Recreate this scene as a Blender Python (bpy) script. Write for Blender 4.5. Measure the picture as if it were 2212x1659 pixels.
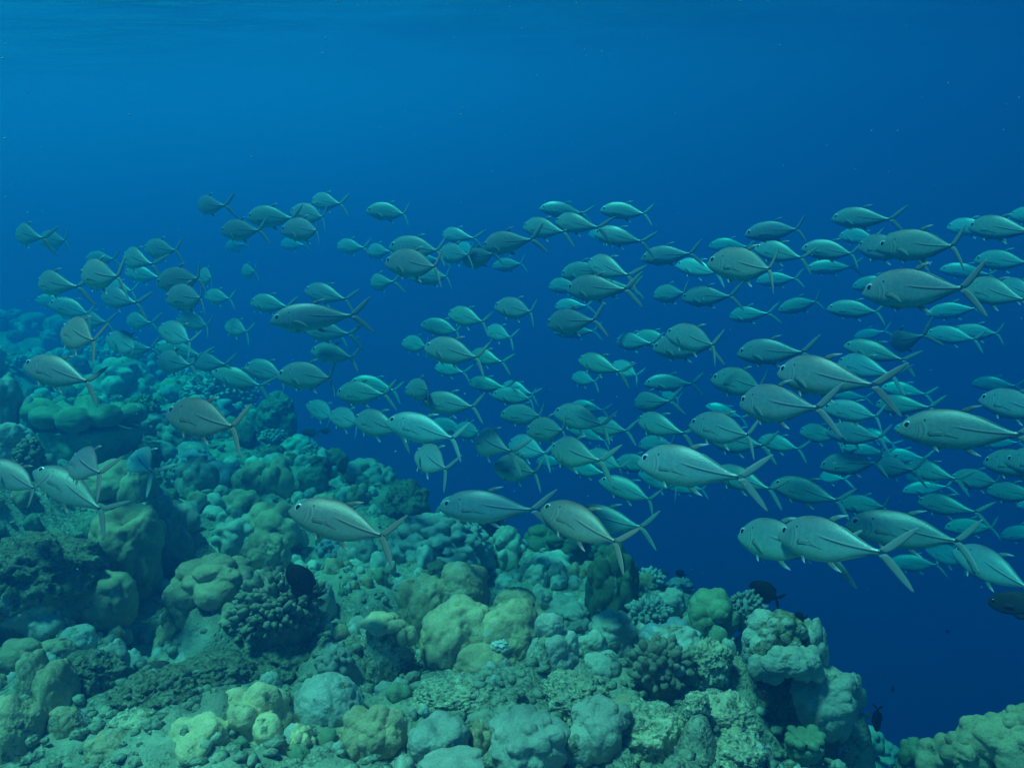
import bpy, math, random
import numpy as np
from mathutils import Vector, Matrix, Quaternion
C = bpy.context.scene.collection
R = math.radians
for o in list(bpy.data.objects): bpy.data.objects.remove(o)

# ------------------------------------------------------------------ camera, world, sun, exposure
W0, H0, F = 2212.0, 1659.0, 1737.0          # photograph measured at this size; F = focal length in those pixels
PITCH = R(5)
cam_d = bpy.data.cameras.new('camera'); cam = bpy.data.objects.new('camera', cam_d); C.objects.link(cam)
cam_d.sensor_width = 36; cam_d.lens = 36*F/W0; cam_d.clip_start = .02; cam_d.clip_end = 400
cam.rotation_euler = (R(90)-PITCH, 0, 0)
sc = bpy.context.scene; sc.camera = cam
sc.view_settings.view_transform = 'Standard'; sc.view_settings.look = 'None'
sc.view_settings.exposure = 1.74; sc.view_settings.gamma = 1
sc.cycles.volume_bounces = 2; sc.cycles.max_bounces = 7; sc.cycles.transparent_max_bounces = 6
sc.cycles.diffuse_bounces = 2; sc.cycles.glossy_bounces = 2
sc.cycles.sample_clamp_indirect = 6

SUN_EL, SUN_AZ = R(67), R(118)               # azimuth measured from straight ahead (+Y) towards -X
sun_dir = Vector((-math.sin(SUN_AZ)*math.cos(SUN_EL), math.cos(SUN_AZ)*math.cos(SUN_EL), math.sin(SUN_EL)))
sd = bpy.data.lights.new('sun', 'SUN'); sun = bpy.data.objects.new('sun', sd); C.objects.link(sun)
sd.energy = 5.0; sd.angle = R(9); sd.color = (1.0, .53, .45)
sun.rotation_euler = sun_dir.to_track_quat('Z', 'Y').to_euler(); sun.location = (0, 0, 20)

HAZE, HAZE_COL, HAZE_ABS, HAZE_G = .51, (.003, .048, .132, 1), (.004, .70, .79, 1), .45   # the water's density and colour

wd = bpy.data.worlds.new('World'); sc.world = wd; wd.use_nodes = True
nt = wd.node_tree; nt.nodes.clear()
def N(t, ty, **k):
    n = t.nodes.new(ty)
    for a, b in k.items(): setattr(n, a, b)
    return n
def L(t, a, b): t.links.new(a, b)
def math_n(t, op, a, b=None, c=None, clamp=False):
    n = N(t, 'ShaderNodeMath', operation=op); n.use_clamp = clamp
    for i, v in enumerate((a, b, c)):
        if v is None: continue
        if isinstance(v, (int, float)): n.inputs[i].default_value = v
        else: L(t, v, n.inputs[i])
    return n.outputs[0]
def ramp(t, fac, stops, interp='LINEAR'):
    n = N(t, 'ShaderNodeValToRGB'); n.color_ramp.interpolation = interp
    e = n.color_ramp.elements
    while len(e) < len(stops): e.new(.5)
    for i, (p, c) in enumerate(stops):
        e[i].position = p; e[i].color = (*c, 1) if len(c) == 3 else c
    if fac is not None: L(t, fac, n.inputs[0])
    return n.outputs[0]
def mixc(t, fac, a, b, bt='MIX'):
    n = N(t, 'ShaderNodeMix', data_type='RGBA', blend_type=bt)
    for i, v in ((0, fac), (6, a), (7, b)):
        if isinstance(v, (int, float)): n.inputs[i].default_value = v
        elif isinstance(v, tuple): n.inputs[i].default_value = (*v, 1)
        else: L(t, v, n.inputs[i])
    return n.outputs[2]
# daylight overhead (through the surface) and the blue of deep water below and around
sky = N(nt, 'ShaderNodeTexSky', sky_type='NISHITA'); sky.sun_disc = False
sky.sun_elevation = SUN_EL; sky.sun_rotation = -SUN_AZ
skyt = N(nt, 'ShaderNodeMix', data_type='RGBA', blend_type='MULTIPLY'); skyt.inputs[0].default_value = 1
L(nt, sky.outputs[0], skyt.inputs[6]); skyt.inputs[7].default_value = (.028, .020, .016, 1)
tc = N(nt, 'ShaderNodeTexCoord'); sp = N(nt, 'ShaderNodeSeparateXYZ'); L(nt, tc.outputs['Generated'], sp.inputs[0])
el = math_n(nt, 'MULTIPLY_ADD', sp.outputs[2], .5, .5)
deep = ramp(nt, el, [(0, (.001, .022, .085)), (.36, (0, .034, .14)), (.5, (0, .052, .165)), (.58, (.001, .076, .20)), (.66, (.001, .100, .235)), (.75, (.01, .20, .34))])
azg = math_n(nt, 'MULTIPLY_ADD', sp.outputs[0], -.98, 1.0); azb = math_n(nt, 'MULTIPLY_ADD', sp.outputs[0], -.72, 1.04)
azm = N(nt, 'ShaderNodeCombineColor'); L(nt, azg, azm.inputs[0]); L(nt, azg, azm.inputs[1]); L(nt, azb, azm.inputs[2])
deep2 = mixc(nt, 1.0, deep, azm.outputs[0], 'MULTIPLY')
up = N(nt, 'ShaderNodeMapRange', interpolation_type='SMOOTHSTEP'); L(nt, sp.outputs[2], up.inputs[0])
up.inputs[1].default_value = .45; up.inputs[2].default_value = .85
wc = mixc(nt, up.outputs[0], deep2, skyt.outputs[2])
bg = N(nt, 'ShaderNodeBackground'); L(nt, wc, bg.inputs[0]); bg.inputs[1].default_value = .74
wo = N(nt, 'ShaderNodeOutputWorld'); L(nt, bg.outputs[0], wo.inputs[0])

# ------------------------------------------------------------------ helpers
cp, spt = math.cos(PITCH), math.sin(PITCH)
FWD, UPV, RGT = Vector((0, cp, -spt)), Vector((0, spt, cp)), Vector((1, 0, 0))
def at(px, py, z): return (FWD + RGT*((px-W0/2)/F) + UPV*((H0/2-py)/F))*z
def gdepth(py):
    """distance at which the line of sight through row py meets the reef top (flat near by, rising far off)"""
    dz = -spt + ((H0/2-py)/F)*cp
    z = -1.35/dz if dz < -.01 else 99
    if z > 6: z = 1.95/(.1-dz)
    return z

def mesh_obj(name, v, f, mats, parent=None, smooth=True, uv=None, mi=None):
    me = bpy.data.meshes.new(name)
    v = np.asarray(v, dtype=np.float32)
    if isinstance(f, np.ndarray):
        n, k = f.shape
        me.vertices.add(len(v)); me.vertices.foreach_set('co', v.ravel())
        me.loops.add(n*k); me.loops.foreach_set('vertex_index', f.astype(np.int32).ravel())
        me.polygons.add(n); me.polygons.foreach_set('loop_start', np.arange(0, n*k, k, dtype=np.int32))
        me.update(calc_edges=True); me.validate()
    else:
        me.from_pydata([tuple(map(float, p)) for p in v], [], f)
    for m in (mats if isinstance(mats, (list, tuple)) else [mats]): me.materials.append(m)
    if smooth: me.polygons.foreach_set('use_smooth', [True]*len(me.polygons))
    if mi is not None: me.polygons.foreach_set('material_index', np.asarray(mi, dtype=np.int32))
    if uv is not None:
        ul = me.uv_layers.new(name='UVMap')
        idx = np.empty(len(me.loops), dtype=np.int32); me.loops.foreach_get('vertex_index', idx)
        ul.data.foreach_set('uv', np.asarray(uv, dtype=np.float32)[idx].ravel())
    me.update()
    o = bpy.data.objects.new(name, me); C.objects.link(o)
    if parent is not None: o.parent = parent
    return o
def tag(o, label=None, cat=None, group=None, kind=None):
    if label: o['label'] = label
    if cat: o['category'] = cat
    if group: o['group'] = group
    if kind: o['kind'] = kind
    return o

# vectorised gradient noise
_perm = np.random.RandomState(7).permutation(4096)
_grad = np.random.RandomState(8).normal(size=(4096, 3)); _grad /= np.linalg.norm(_grad, axis=1)[:, None]
def perlin(p, seed=0):
    p = np.asarray(p, dtype=np.float64)+seed*17.31+1000
    i = np.floor(p).astype(np.int64); f = p-i; u = f*f*f*(f*(f*6-15)+10)
    out = 0
    for dx in (0, 1):
        for dy in (0, 1):
            for dz in (0, 1):
                h = _perm[(i[:, 0]+dx) & 4095]; h = _perm[(h+i[:, 1]+dy) & 4095]; h = _perm[(h+i[:, 2]+dz) & 4095]
                g = _grad[h]; d = f-np.array((dx, dy, dz))
                w = (u[:, 0] if dx else 1-u[:, 0])*(u[:, 1] if dy else 1-u[:, 1])*(u[:, 2] if dz else 1-u[:, 2])
                out = out+w*(g*d).sum(1)
    return out
def fbm(p, octv=4, seed=0, gain=.5, ridged=False):
    a, s, t = 1.0, 0, 0
    p = np.asarray(p, dtype=np.float64)
    for k in range(octv):
        n = perlin(p*(2.03**k), seed+k)
        s = s+a*((.5-np.abs(n))*1.4-.35 if ridged else n); a *= gain
    return s

# unit icospheres
import bmesh
_ico = {}
def ico(n):
    if n not in _ico:
        bm = bmesh.new(); bmesh.ops.create_icosphere(bm, subdivisions=n, radius=1)
        v = np.array([q.co[:] for q in bm.verts]); v /= np.linalg.norm(v, axis=1)[:, None]
        fa = np.array([[q.index for q in t.verts] for t in bm.faces]); bm.free(); _ico[n] = (v, fa)
    return _ico[n]
# ------------------------------------------------------------------ materials of the reef
def coral_mat(name, live, dead=(.17, .16, .10), pale=(.5, .52, .44), dead_amt=.46, bump=.5, scale=1.0, pit=0.0, rough=.75):
    """living tissue with faint mottling, broken by turf covered patches and pale scars; fine polyp relief"""
    m = bpy.data.materials.new(name); m.use_nodes = True; t = m.node_tree; b = t.nodes['Principled BSDF']
    tc = N(t, 'ShaderNodeTexCoord'); oi = N(t, 'ShaderNodeObjectInfo')
    ofs = N(t, 'ShaderNodeVectorMath', operation='ADD'); L(t, tc.outputs['Object'], ofs.inputs[0])
    cx = N(t, 'ShaderNodeCombineXYZ'); r7 = math_n(t, 'MULTIPLY', oi.outputs['Random'], 37.0)
    for k in range(3): L(t, r7, cx.inputs[k])
    L(t, cx.outputs[0], ofs.inputs[1]); vec = ofs.outputs[0]
    def noise(sc_, det=4, ro=.55, dist=0):
        n = N(t, 'ShaderNodeTexNoise'); n.inputs['Scale'].default_value = sc_*scale; n.inputs['Detail'].default_value = det; n.inputs['Roughness'].default_value = ro
        n.inputs['Distortion'].default_value = dist; L(t, vec, n.inputs['Vector']); return n.outputs[0]
    big, mid, fin, sand = noise(5, 3), noise(19, 5, .6, .4), noise(140, 3), noise(60, 4, .7)
    l1 = tuple(q*.74 for q in live); l2 = tuple(min(.9, q*1.22) for q in live)
    col = mixc(t, ramp(t, big, [(.35, (0, 0, 0)), (.66, (1, 1, 1))]), l1, l2)
    col = mixc(t, 1.0, col, ramp(t, mid, [(.3, (.80, .82, .80)), (.7, (1.13, 1.11, 1.08))]), 'MULTIPLY')
    mask = ramp(t, math_n(t, 'MULTIPLY_ADD', mid, .45, math_n(t, 'MULTIPLY', noise(3.4, 5, .62, .3), .75)), [(dead_amt, (1, 1, 1)), (dead_amt+.035, (0, 0, 0))])
    dc = mixc(t, ramp(t, sand, [(.36, (0, 0, 0)), (.63, (1, 1, 1))]), tuple(q*.38 for q in dead), tuple(min(.8, q*1.9) for q in dead))
    col = mixc(t, mask, col, dc)
    sc2 = ramp(t, math_n(t, 'MULTIPLY_ADD', sand, .25, noise(8.5, 4, .6, .6)), [(.775, (0, 0, 0)), (.80, (1, 1, 1))])
    col = mixc(t, math_n(t, 'MULTIPLY', sc2, .7), col, pale)
    col = mixc(t, 1.0, col, ramp(t, fin, [(.3, (.80, .80, .80)), (.7, (1.16, 1.16, 1.16))]), 'MULTIPLY')
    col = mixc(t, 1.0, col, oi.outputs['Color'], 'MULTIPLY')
    L(t, col, b.inputs['Base Color']); b.inputs['Roughness'].default_value = rough; b.inputs['Specular IOR Level'].default_value = .25
    pv_ = N(t, 'ShaderNodeTexVoronoi'); pv_.inputs['Scale'].default_value = 130*scale; L(t, vec, pv_.inputs['Vector'])
    hgt = math_n(t, 'MULTIPLY_ADD', math_n(t, 'MULTIPLY_ADD', pv_.outputs['Distance'], .5, fin), .35, math_n(t, 'MULTIPLY_ADD', math_n(t, 'MULTIPLY', sand, mask), 1.6, math_n(t, 'MULTIPLY', mid, .5)))
    if pit:
        vo = N(t, 'ShaderNodeTexVoronoi'); vo.inputs['Scale'].default_value = 42*scale; L(t, vec, vo.inputs['Vector'])
        hgt = math_n(t, 'MULTIPLY_ADD', ramp(t, vo.outputs['Distance'], [(.12, (0, 0, 0)), (.4, (1, 1, 1))]), pit, hgt)
    bp = N(t, 'ShaderNodeBump'); bp.inputs['Strength'].default_value = bump; bp.inputs['Distance'].default_value = .012
    L(t, hgt, bp.inputs['Height']); L(t, bp.outputs[0], b.inputs['Normal'])
    return m
CM = dict(
    olive=coral_mat('olive_coral_skin', (.52, .39, .22), dead_amt=.46),
    tan=coral_mat('tan_coral_skin', (.72, .53, .29), dead_amt=.47),
    grey=coral_mat('grey_green_coral_skin', (.44, .43, .34), dead_amt=.46),
    pale=coral_mat('pale_coral_skin', (.52, .54, .44), dead_amt=.47, dead=(.24, .22, .12)),
    green=coral_mat('dark_green_coral_skin', (.11, .17, .09), dead_amt=.36),
    moss=coral_mat('moss_green_coral_skin', (.22, .29, .16), dead_amt=.43),
    blue=coral_mat('blue_grey_coral_skin', (.27, .33, .36), dead_amt=.42),
    mauve=coral_mat('mauve_grey_coral_skin', (.40, .41, .33), dead_amt=.42, bump=.5),
    brown=coral_mat('brown_coral_skin', (.30, .27, .18), dead_amt=.44, bump=.6),
    nod=coral_mat('nodular_coral_skin', (.42, .46, .40), dead_amt=.33),
    mixed=coral_mat('half_dead_coral_skin', (.46, .47, .36), dead=(.22, .21, .12), dead_amt=.53, bump=.7),
    rock=coral_mat('turf_covered_rock', (.25, .25, .16), dead=(.20, .19, .11), dead_amt=.62, bump=.75, pit=.35, rough=.95),
    palerock=coral_mat('pale_pitted_rock', (.62, .53, .34), dead=(.46, .40, .25), dead_amt=.60, bump=.8, pit=.6, rough=.95),
)

# ------------------------------------------------------------------ shapes of the coral colonies
def shell(dirs, cen, rad, base, k):
    """outline, seen from the heart of the colony, of a core wrapped in round lobes with soft creases"""
    r = base.copy(); S = np.exp((r-1)/k)
    for c, q in zip(cen, rad):
        b = dirs @ c; disc = q*q-(c @ c-b*b); ok = (disc > 0) & (b > -q*.2)
        t = np.where(ok, b+np.sqrt(np.maximum(disc, 0)), 0)
        S += np.where(t > .05, np.exp((np.minimum(t, 1.6)-1)/k), 0)
    return 1+k*np.log(S)
def colony(w, h, n=16, lr=.42, seed=0, res=5, k=.024, kind='lobe', dent=0, skirt=1.5, core=.74, rgh=1.0):
    """vertices of one rounded piece, w wide and h tall about its own centre; its lower half runs on into the rock"""
    rs = np.random.RandomState(seed); dirs, fa = ico(res)
    z = dirs[:, 2]; base = np.full(len(dirs), core)
    if kind == 'dome' and n and w > .1: n = n+3; lr = lr*.85
    cen, rad = [], []
    if kind == 'nod': k = .012
    if kind == 'lobe' or kind == 'nod':
        for i in range(n):
            zz = 1-(i+.5)/n*1.55; a = i*2.39996+rs.uniform(-.45, .45); rr = math.sqrt(max(0, 1-zz*zz))
            q = lr*rs.uniform(.68, 1.28); c = np.array((rr*math.cos(a), rr*math.sin(a), zz))
            cen.append(c*(1.0-q*.72)*rs.uniform(.88, 1.06)); rad.append(q)
        r = shell(dirs, cen, rad, base, k)
    elif kind == 'ring':
        base = np.where(z > 0, .80-.42*np.clip(z, 0, 1)**.45, .86)
        for i in range(n):
            a = 2*math.pi*i/n+rs.uniform(-.12, .12); q = .27*rs.uniform(.8, 1.25)
            cen.append(np.array((.78*math.cos(a), .78*math.sin(a), .28+rs.uniform(-.06, .2)))); rad.append(q)
        r = shell(dirs, cen, rad, base, .03)
    elif kind == 'rock':
        iso = dirs*np.array((w, w, h))/max(w, h); r = .82+.30*fbm(dirs*1.7, 4, seed, .55)+.10*fbm(iso*4.5, 3, seed+9, .55, True)
    else:                                        # smooth dome
        r = np.full(len(dirs), .96)
        if n:
            for i in range(n):
                a = rs.uniform(0, 6.28); zz = rs.uniform(.1, .95); rr = math.sqrt(1-zz*zz); q = lr*rs.uniform(.7, 1.2)
                cen.append(np.array((rr*math.cos(a), rr*math.sin(a), zz))*(1-q*.8)); rad.append(q)
            r = shell(dirs, cen, rad, np.full(len(dirs), .86), .045)
    for q in range(int(rs.randint(0, 4)) if kind in ('dome', 'lobe') and w > .12 else 0):
        d1 = rs.normal(size=3); d1[2] = abs(d1[2])*.7; d1 /= np.linalg.norm(d1)
        r -= rs.uniform(.03, .09)*np.exp(-(np.arccos(np.clip(dirs @ d1, -1, 1))/rs.uniform(.10, .24))**2)
    if dent:
        d0 = np.array((rs.uniform(-.2, .3), -.25, .95)); d0 /= np.linalg.norm(d0)
        an = np.arccos(np.clip(dirs @ d0, -1, 1)); r -= dent*np.exp(-(an/.30)**2)-dent*.25*np.exp(-((an-.55)/.2)**2)
    r += rgh*(.085*fbm(dirs*1.5, 2, seed+31)+.05*fbm(dirs*3.1, 3, seed+3)+.016*fbm(dirs*9, 3, seed+5)+.006*fbm(dirs*26, 2, seed+6))
    if kind in ('dome', 'lobe'): r += rgh*(.22*np.abs(perlin(dirs*1.8, seed+61))+.055*np.abs(perlin(dirs*4.0, seed+62))-.04)      # fused lobes with creases between
    if kind == 'rock': r += .026*fbm(iso*12, 3, seed+12, .55, True)-.28*np.clip(fbm(iso*5, 2, seed+21)-.20, 0, 1)
    p = dirs*r[:, None]
    # squarer shoulders, so that colonies stand like bosses instead of balls
    p[:, :2] *= (1+.16*np.clip(-p[:, 2]+.3, 0, 1))[:, None]
    p *= np.array((w/2, w/2, h/2)); p[:, 2] = np.where(p[:, 2] < 0, p[:, 2]*skirt, p[:, 2])
    return p, fa
def fingers(w, h, n=150, seed=0, size=.1, res=2, stretch=1.9):
    """a dome thickly set with short blunt branch tips"""
    rs = np.random.RandomState(seed); V, Fc = [], []; o = 0
    p, f = colony(w*.80, h*.80, 12, .4, seed, 4, kind='dome'); V.append(p); Fc.append(f); o += len(p)
    sv, sf = ico(res)
    lump = rs.normal(size=3)*9
    for i in range(n):
        zz = 1-(i+.5)/n*1.25; a = i*2.39996+rs.uniform(-.35, .35); rr = math.sqrt(max(0, 1-zz*zz))
        d = np.array((rr*math.cos(a), rr*math.sin(a), zz)); tip = d+rs.normal(size=3)*.16; tip /= np.linalg.norm(tip)
        q = size*w*rs.uniform(.6, 1.2)
        s = sv*(1+.45*fbm(sv*2.4, 2, seed+i)[:, None])
        along = s @ tip; s = s*q*.5+tip*(along*q*.5*(stretch*rs.uniform(.7, 1.25)-1))[:, None]
        s = s+d*np.array((w*.44, w*.44, h*.44))*rs.uniform(.86, 1.06)*(1+.38*perlin((d*1.7+lump)[None], seed)[0])
        V.append(s); Fc.append(sf+o); o += len(s)
    return np.concatenate(V), np.concatenate(Fc)

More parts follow.
